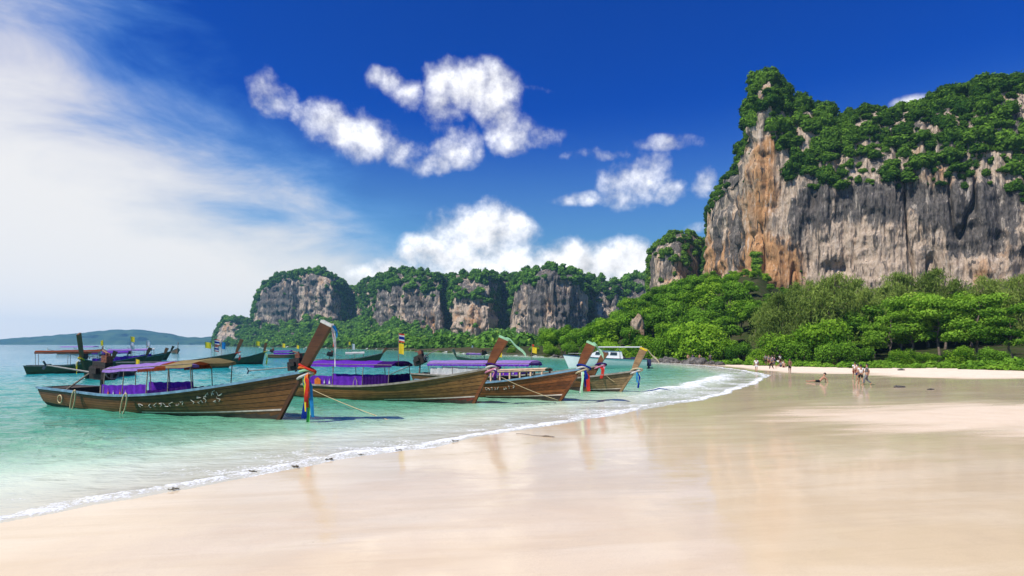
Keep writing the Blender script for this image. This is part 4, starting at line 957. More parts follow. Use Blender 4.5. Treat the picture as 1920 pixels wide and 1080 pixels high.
    if deck:
        fd = MB(); fd.grid([[Hl.pt(.82 + .17 * i / 8, .93, sd, -.05) for i in range(9)] for sd in (-1, 1)]); fd.build('foredeck', hull_mat if detail else DARK_IN, root)
        for q in (.28, .42, .56, .70):
            p = Hl.pt(q, .78, 1, -.08); MB().box((p.x, 0, p.z), (.3, p.y * 2, .05)).build('thwart', POLE, root)
    return root, Hl, M_
def rope_path(a, b, sag, n=14): return [Vector(a).lerp(Vector(b), i / n) - Vector((0, 0, sag * 4 * (i / n) * (1 - i / n))) for i in range(n + 1)]
def mooring(label, a, b, sag=.12, r=.016): tag(MB().tube(rope_path(a, b, sag), r, 5).build('mooring_rope', ROPE, None, True), label, 'rope', 'ropes on the boats')
def letters(Hl, root, q0, q1, t0, t1, n, seed, mat=LETTER, side=-1):
    """faded painted script: each letter a few short brush strokes lying on the planks"""
    r = random.Random(seed)
    for k in range(n):
        if r.random() < .12: continue
        f = (k + .5) / n; b = MB(); q = q0 + (q1 - q0) * f; t = t0 + (t1 - t0) * f + r.uniform(-.015, .015)
        w = (q1 - q0) / n * .8; hh = .085; u_, v_ = r.uniform(-.4, 0), -.5; pts = []
        for s_ in range(r.choice((4, 5, 6))):
            pts.append(Hl.pt(q + u_ * w, t + v_ * hh, side, .026)); u_ = max(-.5, min(.5, u_ + r.uniform(-.7, .8))); v_ = max(-.6, min(.9, v_ + r.choice((-1, 1, 1)) * r.uniform(.3, .9)))
        b.tube(pts, .013, 4)
        b.build('painted_letter', mat, root)

# --- nearest boat
b1, h1, m1 = make_boat('largest brown longtail boat with blue rail, nearest at the left', G(112, 757), G(525, 787), (2.5, .95, .80, 2.08, 1.4, 3.92, 2.75), HULL1, BLUE_RAIL, HULL1, prow_cap=WHITE_C, planks=7, prow_w=.58, prow_mat=PROW1)
canopy(b1, h1, 5.6, 11.9, 1.98, 2.36, 2.2, [(.60, LILAC), (.72, RUST), (1.0, TAN)], [5.75, 7.2, 8.9, 10.3, 11.7], [(5.6, 8.9, .46, PURPLE, [(6.2, .12, 'spire', .15, ORANGE_C), (6.6, .1, 'spire', .11, WHITE_C), (7.1, .12, 'spire', .13, ORANGE_C), (7.5, .12, 'spire', .12, WHITE_C)]), (8.95, 11.4, .16, VIOLET_DARK, [])], fringe=(.42, .73, .16, RUST))
engine(b1, 3.7, .75, 1.3, .06)
MB().box((1.6, 0, .72), (1.6, 1.5, .5)).build('engine_box', DARK_IN, b1); MB().tube([(2.2, -.9, .85), (2.9, -.3, 1.6), (3.3, .2, 2.1)], .05, 6).build('lifting_bar', POLE, b1)
letters(h1, b1, .52, .82, .56, .66, 15, 3); letters(h1, b1, .74, .82, .78, .82, 4, 8)
flagpole(b1, (4.9, .9, .9), 1.55, [('yellow', .3, .35)], 2)
def pt1(q, t, off=.05): return m1 @ h1.pt(q, t, -1, off)
for (q, ln, w, lab) in ((.225, 1.0, .30, 'rope loop hanging nearest the engine on the largest boat'), (.485, .95, .34, 'rope loop hanging below the purple curtain of the largest boat')):
    pts = []
    for i in range(21):
        a = 2 * PI * i / 20; c = h1.pt(q, 1, -1, .12) + Vector((.25, 0, .0)); pts.append(m1 @ (c + Vector((w * math.cos(a) * .5 - .45 * (math.sin(a) * .5 + .5) * -1 - .45, -.05 - .04 * math.sin(a), -.42 + .52 * math.sin(a)))))
    tag(MB().tube(pts, .034, 6, cap=False).build('rope_loop', ROPE, None, True), lab, 'rope', 'ropes on the boats')
tag(MB().tube([m1 @ (h1.pt(.13, .6, -1, .1) + Vector((.18 * math.cos(2 * PI * i / 14), -.03, .2 * math.sin(2 * PI * i / 14)))) for i in range(15)], .03, 6, cap=False).build('rope_fender', ROPE, None, True), 'round rope ring on the stern quarter of the largest boat', 'rope', 'ropes on the boats')
sash('prow_sash', 'long blue, red and yellow sashes hanging from the largest bow', h1, m1, [(BLUE_C, 1.95, .12, -.22, .22, .3), (RED_C, 1.5, .30, -.30, .16, .5), (ORANGE_C, 1.1, .36, -.26, .12, -.4), (YELLOW_C, 1.65, .24, -.33, .07, .2), (SKY_C, 1.9, .40, -.16, .14, .6), (GREEN_C, 2.12, .16, -.16, .2, .1)], [WHITE_C, MINT_C, ORANGE_C, RED_C])
c = m1 @ Vector((h1.L + h1.r2, 0, h1.ph)); o = thing('garland', 'white and coloured garland hanging from the tip of the largest prow', 'garland', c, 0, 'sashes tied round the bows')
ribbon(MB(), [Vector((.05 + .12 * min(1, t * 2), .0, .1 - 1.75 * t)) for t in np.linspace(0, 1, 14)], .13, .10, 2.0, 3).build('hanging_strip', WHITE_C, o, True)
ribbon(MB(), [Vector((.0 + .10 * min(1, t * 2), .03, .08 - .9 * t)) for t in np.linspace(0, 1, 10)], .10, .08, 3.0, 5).build('hanging_strip', RED_C, o, True)
ribbon(MB(), [Vector((.1 + .15 * min(1, t * 2), -.03, .02 - .5 * t)) for t in np.linspace(0, 1, 8)], .16, .08, 2.0, 6).build('hanging_strip', SKY_C, o, True)

# --- second boat
b2, h2, m2 = make_boat('olive brown longtail boat with bright purple canopy, second from left', G(540, 739.5), G(890, 757), (2.3, .80, .78, 1.95, 1.0, 3.4, 1.95), HULL2, GREY_RAIL, ANTIFOUL, prow_mat=PROW3, prow_cap=MINT_C, stripe=(.60, 1.0))
canopy(b2, h2, 2.7, 8.8, 2.02, 2.04, 1.95, [(.80, PURPLE), (1.0, VIOLET_DARK)], [2.8, 4.6, 6.8, 8.6], [(2.75, 6.8, .55, PURPLE, [(3.45, .18, 'disc', .24, ORANGE_C), (4.0, .24, 'spire', .14, WHITE_C), (4.4, .24, 'spire', .15, WHITE_C), (6.35, .24, 'arch', .26, CREAM_C)]), (6.85, 8.6, .5, VIOLET_DARK, [])])
engine(b2, .7, 1.0, 1.1, -.10); flagpole(b2, (8.3, .3, 1.9), 1.95, [('thai', .42, .5), ('yellow', .4, .6)], 4)
sash('prow_sash', 'red and dark cloth knotted at the second bow', h2, m2, [(PINK_C, .5, .2, -.2, .14, .5), (VIOLET_DARK, .7, .3, -.25, .16, .4), (WHITE_C, .55, .38, -.22, .1, .2)], [PINK_C, WHITE_C, VIOLET_DARK])
def streamer(label, Hl, M_, mt, v, w=.13):
    c = Vector((Hl.L + Hl.r2 - .1, 0, Hl.ph + .12)); o = thing('streamer', label, 'ribbon', M_ @ c, 0, 'ribbons streaming from the prows'); v = Vector(v)
    b = MB(); ns = 12; rows = []
    for i in range(ns + 1):
        t = i / ns; p = Vector((v.x * t, v.y * t, v.z * t + .10 * math.sin(PI * t) + .05 * math.sin(9 * t))); ww = w * (.6 + .9 * t); rows.append([p + Vector((0, .02, ww / 2)), p + Vector((0, -.03 * math.sin(7 * t), -ww / 2))])
    b.grid(rows).build('ribbon', mt, o, True)
streamer('pale green ribbon blowing from the second prow', h2, m2, MINT_C, (1.05, -.1, -.95))
mooring('slack mooring rope from the stern of the second boat into the water', m2 @ h2.pt(.17, .95, -1, .05), G(742, 792, -.05), .1)

# --- third boat with timber cabin
b3, h3, m3 = make_boat('red brown longtail boat with pale timber cabin, third from left', G(800, 734), G(1052, 752), (2.3, .85, .82, 1.86, 1.35, 3.12, 2.15), HULL3, BLUE_RAIL, ANTIFOUL_D, prow_mat=PROW3, prow_cap=MINT_C, stripe=(.55, 1.0))
cab_x = np.linspace(6.4, 9.7, 6)
def cab_y(x): return h3.half(x / h3.L) * .84
def cab_z(x): return 1.62 + .05 * (x - 8)
for sd in (-1, 1):
    for x in cab_x: g = h3.pt(x / h3.L, 1, sd); MB().box((x, sd * cab_y(x), (g.z + cab_z(x)) / 2 - .1), (.10, .06, cab_z(x) - g.z + .35)).build('cabin_post', PALE_WOOD, b3)
    MB().tube([(x, sd * (cab_y(x) + .02), cab_z(x)) for x in np.linspace(6.2, 9.9, 6)], .065, 4).build('cabin_beam', PALE_WOOD, b3)
MB().grid([[Vector((x, k * (cab_y(x) + .08), cab_z(x) + .08 + .06 * (1 - k * k))) for x in np.linspace(6.2, 9.9, 6)] for k in (-1, -.5, 0, .5, 1)]).build('cabin_roof', PALE_WOOD, b3)
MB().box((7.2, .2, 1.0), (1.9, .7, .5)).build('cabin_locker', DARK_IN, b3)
letters(h3, b3, .40, .74, .60, .70, 19, 12)
sash('prow_sash', 'white and navy sashes hanging from the third bow', h3, m3, [(WHITE_C, 1.35, .05, -.25, .13, .3), (MINT_C, 1.55, .12, -.28, .12, .2), (BLUE_C, 1.0, .32, -.18, .2, .4), (RED_C, 1.25, .42, -.15, .18, .6)], [CREAM_C, WHITE_C, BLUE_C])
streamer('pale green ribbon blowing from the third prow', h3, m3, MINT_C, (.55, -.05, -.75), .2)
mooring('taut mooring rope running from the second bow past the third hull', m2 @ (Vector((h2.L + h2.r1 - .15, -.2, h2.bh - .1))), G(1046, 750, .25), .12)

# --- boat hidden behind the third
b5, h5, m5 = make_boat('longtail boat with long lilac canopy, moored behind the third boat', G(786, 719), G(1100, 733), (2.1, .85, .78, 1.75, .9, 2.55, 1.5), HULLD, GREY_RAIL, ANTIFOUL_D, stripe=None, planks=5, prow_w=.42)
canopy(b5, h5, 1.6, 10.7, 1.72, 1.84, 1.9, [(1.0, LILAC)], [1.7, 4.0, 6.4, 8.6, 10.5], [(7.2, 10.0, .45, PURPLE, [(7.8, .2, 'spire', .12, WHITE_C), (8.6, .2, 'spire', .12, PINK_C), (9.4, .2, 'spire', .12, WHITE_C)]), (1.8, 7.1, .55, WHITE_C, [])], fringe=(0, 1, .14, PURPLE))
engine(b5, .1, 1.0, 1.1, -.35); flagpole(b5, (10.2, .3, 1.5), 1.7, [('red', .2, .16), ('yellow', .46, .42)], 6); flagpole(b5, (7.1, .5, 1.8), 1.75, [('thai', .62, .62), ('yellow', .45, .55)], 9)
sash('prow_sash', 'red and dark sash on the short dark prow behind the third boat', h5, m5, [(RED_C, .9, .2, -.2, .2, .4), (PINK_C, .4, .3, -.1, .12, .3)], [PINK_C, VIOLET_DARK])

# --- fourth boat
b4, h4, m4 = make_boat('weathered grey tan longtail boat, fourth and rightmost of the row', G(955, 723.5), G(1165, 735), (2.1, .80, .74, 1.45, 1.0, 2.78, 1.75), HULL4, GREY_RAIL, ANTIFOUL_D, prow_cap=YELLOW_C, stripe=(.35, 1.0), prow_w=.5)
sash('prow_sash', 'thin blue and pale sashes on the rightmost bow', h4, m4, [(BLUE_C, 1.15, .25, -.15, .12, .3), (MINT_C, 1.35, .33, -.12, .08, .2), (SKY_C, .8, .18, -.2, .1, .5)], [WHITE_C, CREAM_C])
streamer('tan ribbon blowing from the rightmost prow', h4, m4, CREAM_C, (.95, -.05, -.95), .1)
mooring('short rope down the bow of the rightmost boat', m4 @ h4.pt(.86, 1, -1, .05), m4 @ h4.pt(.93, .62, -1, .1), .05)

# --- boats further out: (label, stern px,py, foot px,py, hull, material, canopy, flags, engine)
def far_boat(label, sp, fp, Hp, mat, can=None, flags=(), eng=None, cap=None, sashes=None, pw=.5, bottom=ANTIFOUL_D):
    r, hl, mm = make_boat(label, sp, fp, Hp, mat, GREY_RAIL, bottom, detail=False, group='boats moored further out', prow_cap=cap, prow_w=pw)
    if can:
        x0, x1, z, mt, cur = can; canopy(r, hl, x0 * hl.L, x1 * hl.L, z, z + .08, hl.b * 1.7, [(1.0, mt)], [x0 * hl.L + .1, (x0 + x1) / 2 * hl.L, x1 * hl.L - .1], [(x0 * hl.L, x1 * hl.L, .42, cur, [])] if cur else None)
    if eng is not None: engine(r, eng * hl.L, .8, 1.0, .25)
    for k, (q, hgt, fl) in enumerate(flags): flagpole(r, (q * hl.L, .2, 1.0), hgt, fl, k)
    if sashes: sash('prow_sash', sashes[0], hl, mm, [(m_, l_, .25, -.2, .2, .4) for m_, l_ in sashes[1]], [sashes[1][0][0]])
    return r, hl, mm
def rowpt(px, py): return G(px, py)
def around(px, py, hd, L):
    c = G(px, py); v = Vector((math.cos(math.radians(hd)), math.sin(math.radians(hd)), 0)) * L / 2; return c - v, c + v
far_boat('dark boat with Thai flags behind the largest boat canopy', G(226, 692), G(428, 690), (2.1, .9, .9, 2.05, 1.1, 3.75, 1.85), HULLD, None, [(.86, 2.9, [('thai', .7, .8), ('thai', .6, .7)]), (.83, 2.4, [('yellow', -.8, .8)]), (.93, 2.5, [('blue', .5, .9)])], None, None, ('red and white sash on the dark prow behind the largest boat', [(RED_C, 1.1), (WHITE_C, .6)]))  # the blue flag is a stand-in for a blue tarp
far_boat('dark boat with yellow sash just right of the Thai flags', G(400, 684), G(492, 683), (2.0, 1.0, 1.0, 2.0, .35, 3.3, .7), HULLD, None, [(.86, 2.7, [('yellow', .6, .7)])], None, None, ('yellow green sash hanging from the prow beside the yellow flag', [(YELLOW_C, 2.1), (MINT_C, 1.6)]))
s_, f_ = around(329, 663, -52, 8.5); far_boat('small dark boat alone on open water at left', s_, f_, (2.2, .9, .9, 1.9, .8, 3.6, 1.5), HULLD)
far_boat('boat with faded lilac and pink canopy behind the largest boat stern', G(188, 685), G(298, 684), (2.2, .9, .85, 1.7, .9, 2.5, 1.3), HULLD, (.15, .85, 2.25, LILAC, PURPLE), [(.5, 3.4, [('yellow', .6, .8), ('white', .5, .7)]), (.78, 2.6, [('white', .5, .7)])], .05)
s_, f_ = around(206, 706, -78, 9.0); far_boat('boat pointing at the shore with an upright dark prow', s_, f_, (2.0, .9, .85, 1.9, .9, 4.0, 1.5), HULLD, None, [(.7, 2.6, [('yellow', .4, .5)])], None, None, ('pale yellow sash on the upright dark prow', [(YELLOW_C, 1.4), (WHITE_C, 1.2)]), .6)
far_boat('small boat with brown awning furthest left on the water', G(110, 664), G(188, 664.5), (2.2, .9, .85, 1.7, .9, 2.4, 1.3), HULLD, (.1, .9, 2.3, LILAC, None))
far_boat('boat with long brown tarp at the left edge', G(52, 701), G(196, 698), (2.2, .9, .85, 1.6, .9, 2.3, 1.2), HULLD, (.1, .95, 2.3, RUST, None), [(.9, 1.5, [('white', .4, .4)])])
far_boat('low dark boat with purple awning crowded beside the brown tarp boat', G(150, 691), G(262, 689), (2.1, .9, .85, 1.7, .9, 2.6, 1.4), HULLD, (.2, .8, 2.0, PURPLE, PURPLE), [(.85, 2.0, [('white', .4, .5)])], .06)
far_boat('dark boat with white awning between the lilac canopy and open water', G(236, 676), G(312, 675), (2.1, .9, .85, 1.8, .9, 2.7, 1.4), HULLD, (.2, .7, 2.1, WHITE_C, None), [(.5, 3.0, [('white', .5, .7), ('yellow', .5, .5)])], .06)
far_boat('low boat with purple seats in front of the far headland', G(506, 671), G(582, 671.5), (2.1, .85, .75, 1.6, .9, 2.9, 1.6), HULLD, (.15, .55, 1.5, PURPLE, PURPLE), [(.3, 2.4, [('yellow', .8, .9)]), (.65, 2.0, [('yellow', .7, .8)])], .05)
far_boat('dark boat with cluttered engine behind the purple canopy', G(606, 684), G(708, 683), (2.1, .9, .85, 1.8, .9, 2.5, 1.6), HULLD, (.40, .75, 1.75, WHITE_C, None), [(.52, 2.3, [('white', .45, .9)]), (.45, 2.6, [('yellow', .4, .5)])], .12)
far_boat('little pale boat with curved prow out in the bay', G(910, 679), G(862, 680), (1.7, .6, .55, 1.2, .9, 2.3, 1.5), HULLP, (.25, .7, 1.4, LILAC, None), [(.5, 2.0, [('white', .3, .4)])], .05, bottom=HULLP)

# ------------------------------------------------------------------ speedboat
GEL = plain('white_gelcoat', (.78, .77, .74), .3, .05, 2, 0, .5); GLASS_D = plain('dark_window', (.03, .04, .05), .12, .2, 3, 0, .6); NAVY = plain('navy_cushion', (.02, .025, .08), .7, .2, 5)
sp_s, sp_f = G(1212, 690.5), G(1068, 689.5); v = sp_f - sp_s; L = v.length; hd = math.atan2(v.y, v.x)
sb = thing('speedboat', 'white cabin speedboat moored behind the rightmost bows', 'speedboat', (sp_s.x, sp_s.y, 0), hd)
def sp(q, t, sd):
    z0 = -.3; zt = 1.2 + .55 * q ** 2; b_ = 1.35 * (1 - max(0, (q - .45) / .55) ** 2.4); return Vector((q * L + .9 * q ** 3 * max(0, t), sd * b_ * (.35 + .65 * max(t, 0) ** .6), z0 + (zt - z0) * t))
hb = MB()
for sd in (-1, 1): hb.grid([[sp(i / 16, t, sd) for i in range(17)] for t in (0, .25, .5, .75, 1)])
hb.grid([[sp(0, t, -1) for t in (0, .5, 1)], [sp(0, t, 1) for t in (0, .5, 1)]]); hb.build('hull', GEL, sb, True)
MB().grid([[sp(i / 16, .97, sd) for i in range(17)] for sd in (-1, 0, 1)]).build('deck', GEL, sb)
for sd in (-1, 1): MB().tube([sp(i / 16, 1, sd) for i in range(17)], .05, 5).build('rub_rail', NAVY, sb)
cb = MB(); cx = [(.30, .2), (.32, 1.15), (.62, 1.2), (.80, .3)]
cb.grid([[Vector((q * L, s_ * (1.0 - .12 * z), 1.0 + .25 * q + z)) for q, z in cx] for s_ in (-1, 1)])
for s_ in (-1, 1): b0 = len(cb.v); cb.v += [(q * L, s_ * (1.0 - .12 * z), 1.0 + .25 * q + z) for q, z in cx]; cb.f.append((b0, b0 + 1, b0 + 2, b0 + 3))
cab = cb.build('cabin', GEL, sb)
for s_ in (-1, 1):
    for q0, q1 in ((.38, .47), (.49, .58), (.60, .66)):
        y = s_ * .97; MB().grid([[Vector((q0 * L, y, 1.62 + .25 * q0)), Vector((q1 * L, y, 1.62 + .25 * q1))], [Vector((q0 * L, y - s_ * .03, 2.0 + .25 * q0)), Vector((q1 * L - .1, y - s_ * .03, 2.0 + .25 * q1))]]).build('window', GLASS_D, cab)
MB().grid([[Vector((x, y, 2.75 + .12 * (1 - (y / 1.2) ** 2))) for x in np.linspace(.06 * L, .62 * L, 6)] for y in np.linspace(-1.15, 1.15, 6)]).grid([[Vector((x, y, 2.66)) for x in np.linspace(.06 * L, .62 * L, 6)] for y in np.linspace(-1.15, 1.15, 6)]).build('hardtop', GEL, sb)
for s_ in (-1, 1):
    for q in (.08, .34, .56): MB().tube([(q * L, s_ * 1.1, 1.0), (q * L + .1, s_ * 1.08, 2.7)], .03, 5).build('hardtop_post', STEEL, sb)
for k, y in enumerate((-.45, .45)):
    e = MB().box((-.35, y, .75), (.5, .42, .9), None, .8).box((-.3, y, .1), (.2, .14, .8)).build('outboard_motor', NAVY, sb)
MB().tube([Vector((q * L + .5, s_ * w, 1.95)) for q, s_, w in ((.66, -1, .9), (.82, -1, .75), (.97, -1, .15), (.97, 1, .15), (.82, 1, .75), (.66, 1, .9))], .025, 5).build('bow_railing', STEEL, sb)
MB().box((.14 * L, 0, 1.25), (1.1, 1.6, .45)).build('stern_seat', NAVY, sb)

# ------------------------------------------------------------------ rocks
m, N, out = new_mat('dark_boulder'); b = N.n('ShaderNodeBsdfPrincipled'); pos = N.n('ShaderNodeNewGeometry').outputs['Position']; n_ = N.noise(pos, 2.2, 6, .65)
N.put(b.inputs['Base Color'], N.mix(N.rng(n_, .35, .7), (.03, .027, .026), (.17, .15, .13))); b.inputs['Roughness'].default_value = .85; N.put(b.inputs['Normal'], N.bump(n_, .8, .2)); N.t.links.new(b.outputs[0], out.inputs[0]); BOULD = m
IV, IT = ico(3)
def rock_mesh(seed):
    a = seed * 3.7; d = 1 + .9 * (fbm(IV[:, 0] * 1.1 + a, IV[:, 1] * 1.1, IV[:, 2] * 1.1, oct=3, seed=seed) - .5) + .35 * (fbm(IV[:, 0] * 4 + a, IV[:, 1] * 4, IV[:, 2] * 4, oct=2, seed=seed + 1) - .5)
    return np_mesh('boulder', IV * d[:, None] * [1, .85, .7], IT, None, False)
RM = [rock_mesh(i) for i in range(5)]
for me in RM: me.materials.append(BOULD)
R4 = random.Random(9)
spots = [(1042, 'at the left end of the boulder line'), (1055, 'second from the left end of the boulder line'), (1068, 'just left of the speedboat bow'), (1082, 'behind the speedboat bow'), (1094, 'behind the speedboat foredeck'), (1108, 'behind the speedboat windscreen'), (1124, 'behind the third prow'), (1138, 'behind the third prow ribbon'), (1152, 'behind the speedboat stern seat'), (1166, 'behind the speedboat motors'), (1180, 'left of the rightmost prow'), (1196, 'just behind the rightmost prow'), (1211, 'just right of the rightmost prow'), (1226, 'behind the tan ribbon'), (1240, 'under the dark shrub'), (1256, 'large one under the dark shrub'), (1270, 'right of the large one'), (1284, 'below the light green shrub dome'), (1300, 'fourth from the right end of the line'), (1316, 'third from the right end of the line'), (1332, 'second from the right end of the line'), (1350, 'last at the right end of the line')]
for k, (px, w) in enumerate(spots):
    d = edge_d(px) - R4.uniform(.5, 2.2); x = (px - CX) / F * d; s_ = R4.uniform(.7, 1.25) * (1.45 if 'large' in w and 'right' not in w else 1)
    o = link('boulder', RM[k % 5]); o.location = (x, d, gz(x, d) + .1); o.rotation_euler = (0, 0, R4.uniform(0, 6.28)); o.scale = (s_ * 1.2, s_, s_); tag(o, 'dark boulder ' + w, 'boulder', 'dark boulders at the forest edge')
o = link('outcrop', rock_mesh(12), ROCK_MID); d = 119; x = (1192 - CX) / F * d; o.location = (x, d, 5.2); o.scale = (1.5, 1.5, 5.2); tag(o, 'pale limestone outcrop showing between trees on the slope', 'rock')
for k, (px, py, s_, lab) in enumerate(((1686, 727, .28, 'small dark stone alone on the sand right of the walkers'), (1745, 733, .16, 'tiny stone on the sand near the right edge'), (1690, 697, .3, 'half buried stone on dry sand'))):
    p = G(px, py, .1); o = link('stone', RM[k]); o.location = (p.x, p.y, gz(p.x, p.y) + .02); o.scale = (s_ * 1.5, s_, s_ * .7); tag(o, lab, 'stone', 'stones on the sand')

# ------------------------------------------------------------------ things washed up
WEED = plain('wet_seaweed', (.09, .07, .035), .5, .5, 20)
def weed(label, px, py, s_, seed):
    r = random.Random(seed); p = G(px, py, .02); b = MB()
    pts = [Vector((r.gauss(0, .05), r.gauss(0, .04), .01))]
    for i in range(26): a = r.uniform(0, 6.28); pts.append(Vector((max(-.24, min(.24, pts[-1].x + .09 * math.cos(a))), max(-.10, min(.10, pts[-1].y + .05 * math.sin(a))), .012 + abs(r.gauss(0, .022)))))
    b.tube(pts, [.016] * len(pts), 5); o = b.build('seaweed', WEED, None, True); o.location = (p.x, p.y, max(gz(p.x, p.y), 0) + .02); o.scale = (s_ * .7,) * 3; tag(o, label, 'seaweed', 'seaweed on the waterline')
for k, (px, py, s_, lab) in enumerate(((548, 876, 1.0, 'dark seaweed clump below the largest bow sashes'), (623, 862, 1.0, 'seaweed clump right of the one below the sashes'), (320, 918, .9, 'seaweed clump nearest the camera on the swash line'), (482, 884, 1.0, 'wide seaweed clump left of the largest bow'), (745, 845, .8, 'small seaweed clump below the second hull'), (855, 828, .8, 'small seaweed clump below the second bow'), (678, 853, .6, 'tiny seaweed clump midway along the swash'))): weed(lab, px, py, s_, k + 3)
p0 = G(968, 812, .04); p1 = G(1040, 820, .04); pts = [p0.lerp(p1, t) + Vector((0, .05 * math.sin(9 * t), .0)) for t in np.linspace(0, 1, 14)]
for q in pts: q.z = gz(q.x, q.y) + .025
o = MB().tube(pts, [.010] * 9 + [.02, .035, .03, .018, .01], 6).build('driftwood', POLE, None, True); tag(o, 'thin dark driftwood stick lying on wet sand below the boats', 'driftwood')
# fallen branches on the leaf litter
for k, (px, py, ln, a, lab) in enumerate(((1655, 684, 2.6, .2, 'fallen branch on the sand edge right of the walkers'), (1700, 684.5, 3.0, -.1, 'long fallen branch under the almond trees'), (1748, 686, 2.4, .15, 'fallen branch nearest the right edge'))):
    p = G(px, py, .5); r = random.Random(k); b = MB(); z = gz(p.x, p.y) + .08; pts = [Vector((p.x + ln * (t - .5) * math.cos(a), p.y + ln * (t - .5) * math.sin(a), z + .10 * math.sin(4 * t + k))) for t in np.linspace(0, 1, 9)]
    b.tube(pts, [.09 - .07 * t for t in np.linspace(0, 1, 9)], 6)
    for j in (3, 5, 6): b.tube([pts[j], pts[j] + Vector((.3, .1 * r.uniform(-1, 1), .25)), pts[j] + Vector((.7, .2 * r.uniform(-1, 1), .36))], [.035, .025, .01], 5)
    tag(b.build('fallen_branch', BARK_PALE, None, True), lab, 'branch', 'fallen branches on the leaf litter')

# ------------------------------------------------------------------ people
SKIN = plain('tanned_skin', (.36, .19, .115), .55, .08, 8); SKIN_D = plain('brown_skin', (.17, .085, .05), .55, .08, 8); HAIR = plain('dark_hair', (.018, .013, .01), .6, .3, 20)
CLOTHES = {'black': cloth('black_wear', (.02, .02, .025), .05), 'white': cloth('white_wear', (.74, .72, .69), .1), 'grey': cloth('grey_wear', (.16, .16, .17), .05), 'red': cloth('red_wear', (.48, .07, .05), .1), 'navy': cloth('navy_wear', (.03, .04, .11), .05), 'yellow': cloth('yellow_wear', (.62, .46, .12), .1), 'maroon': cloth('maroon_wear', (.16, .03, .035), .05)}
def pose(kind):
    """joint positions in metres for a 1.7 m person facing +x"""
    J = dict(pelvis=(0, 0, .92), chest=(0, 0, 1.22), neck=(0, 0, 1.43), skull=(.02, 0, 1.56), crown=(.0, 0, 1.66))
    def leg(s, hip, knee, ank, toe): J['hip' + s], J['knee' + s], J['ank' + s], J['toe' + s] = hip, knee, ank, toe
    def arm(s, sh, el, wr, hand): J['sh' + s], J['el' + s], J['wr' + s], J['hand' + s] = sh, el, wr, hand
    if kind == 'walk':
        leg('L', (0, .09, .88), (.17, .09, .47), (.24, .09, .07), (.40, .10, .035)); leg('R', (0, -.09, .88), (.02, -.09, .46), (-.30, -.09, .14), (-.20, -.10, .03))
        arm('L', (0, .19, 1.38), (-.16, .23, 1.12), (-.12, .24, .88), (-.09, .24, .80)); arm('R', (0, -.19, 1.38), (.10, -.23, 1.11), (.26, -.22, .92), (.32, -.21, .86))
    elif kind == 'stand':
        leg('L', (0, .10, .88), (.02, .12, .47), (0, .13, .07), (.15, .15, .03)); leg('R', (0, -.10, .88), (.03, -.11, .47), (-.02, -.12, .07), (.13, -.15, .03))
        arm('L', (0, .19, 1.38), (-.03, .26, 1.12), (.10, .27, .90), (.14, .26, .82)); arm('R', (0, -.19, 1.38), (-.02, -.27, 1.12), (.16, -.18, 1.02), (.22, -.12, 1.02))
    elif kind == 'sit':
        J.update(pelvis=(0, 0, .13), chest=(-.10, 0, .42), neck=(-.13, 0, .63), skull=(-.10, 0, .77), crown=(-.12, 0, .87))
        leg('L', (0, .10, .11), (.36, .13, .34), (.62, .14, .08), (.76, .15, .04)); leg('R', (0, -.10, .11), (.38, -.13, .30), (.68, -.14, .07), (.82, -.15, .04))
        arm('L', (-.12, .19, .58), (-.24, .27, .34), (-.30, .28, .10), (-.33, .29, .04)); arm('R', (-.12, -.19, .58), (.04, -.24, .40), (.24, -.18, .36), (.31, -.15, .34))
    else:
        J.update(pelvis=(0, 0, .12), chest=(-.24, 0, .34), neck=(-.36, 0, .52), skull=(-.38, 0, .66), crown=(-.41, 0, .76))
        leg('L', (.02, .10, .10), (.44, .12, .16), (.84, .13, .07), (.93, .14, .15)); leg('R', (.02, -.10, .10), (.45, -.12, .13), (.86, -.13, .07), (.95, -.14, .15))
        arm('L', (-.33, .19, .47), (-.52, .24, .26), (-.50, .26, .06), (-.56, .27, .03)); arm('R', (-.33, -.19, .47), (-.52, -.24, .26), (-.48, -.26, .06), (-.54, -.27, .03))
    return J
def skin_mesh(name, verts, radii, edges, root, sub=1):
    me = bpy.data.meshes.new(name); me.from_pydata(verts, edges, []); o = bpy.data.objects.new(name, me); COL.objects.link(o)
    mod = o.modifiers.new('skin', 'SKIN'); mod.use_smooth_shade = True
    for i, r in enumerate(radii): sv = me.skin_vertices[0].data[i]; sv.radius = r if isinstance(r, tuple) else (r, r); sv.use_root = (i == root)
    if sub: o.modifiers.new('sub', 'SUBSURF').levels = sub
    dg = bpy.context.evaluated_depsgraph_get(); out = bpy.data.meshes.new_from_object(o.evaluated_get(dg)); out.name = name
    bpy.data.objects.remove(o); bpy.data.meshes.remove(me); out.polygons.foreach_set('use_smooth', [True] * len(out.polygons)); return out
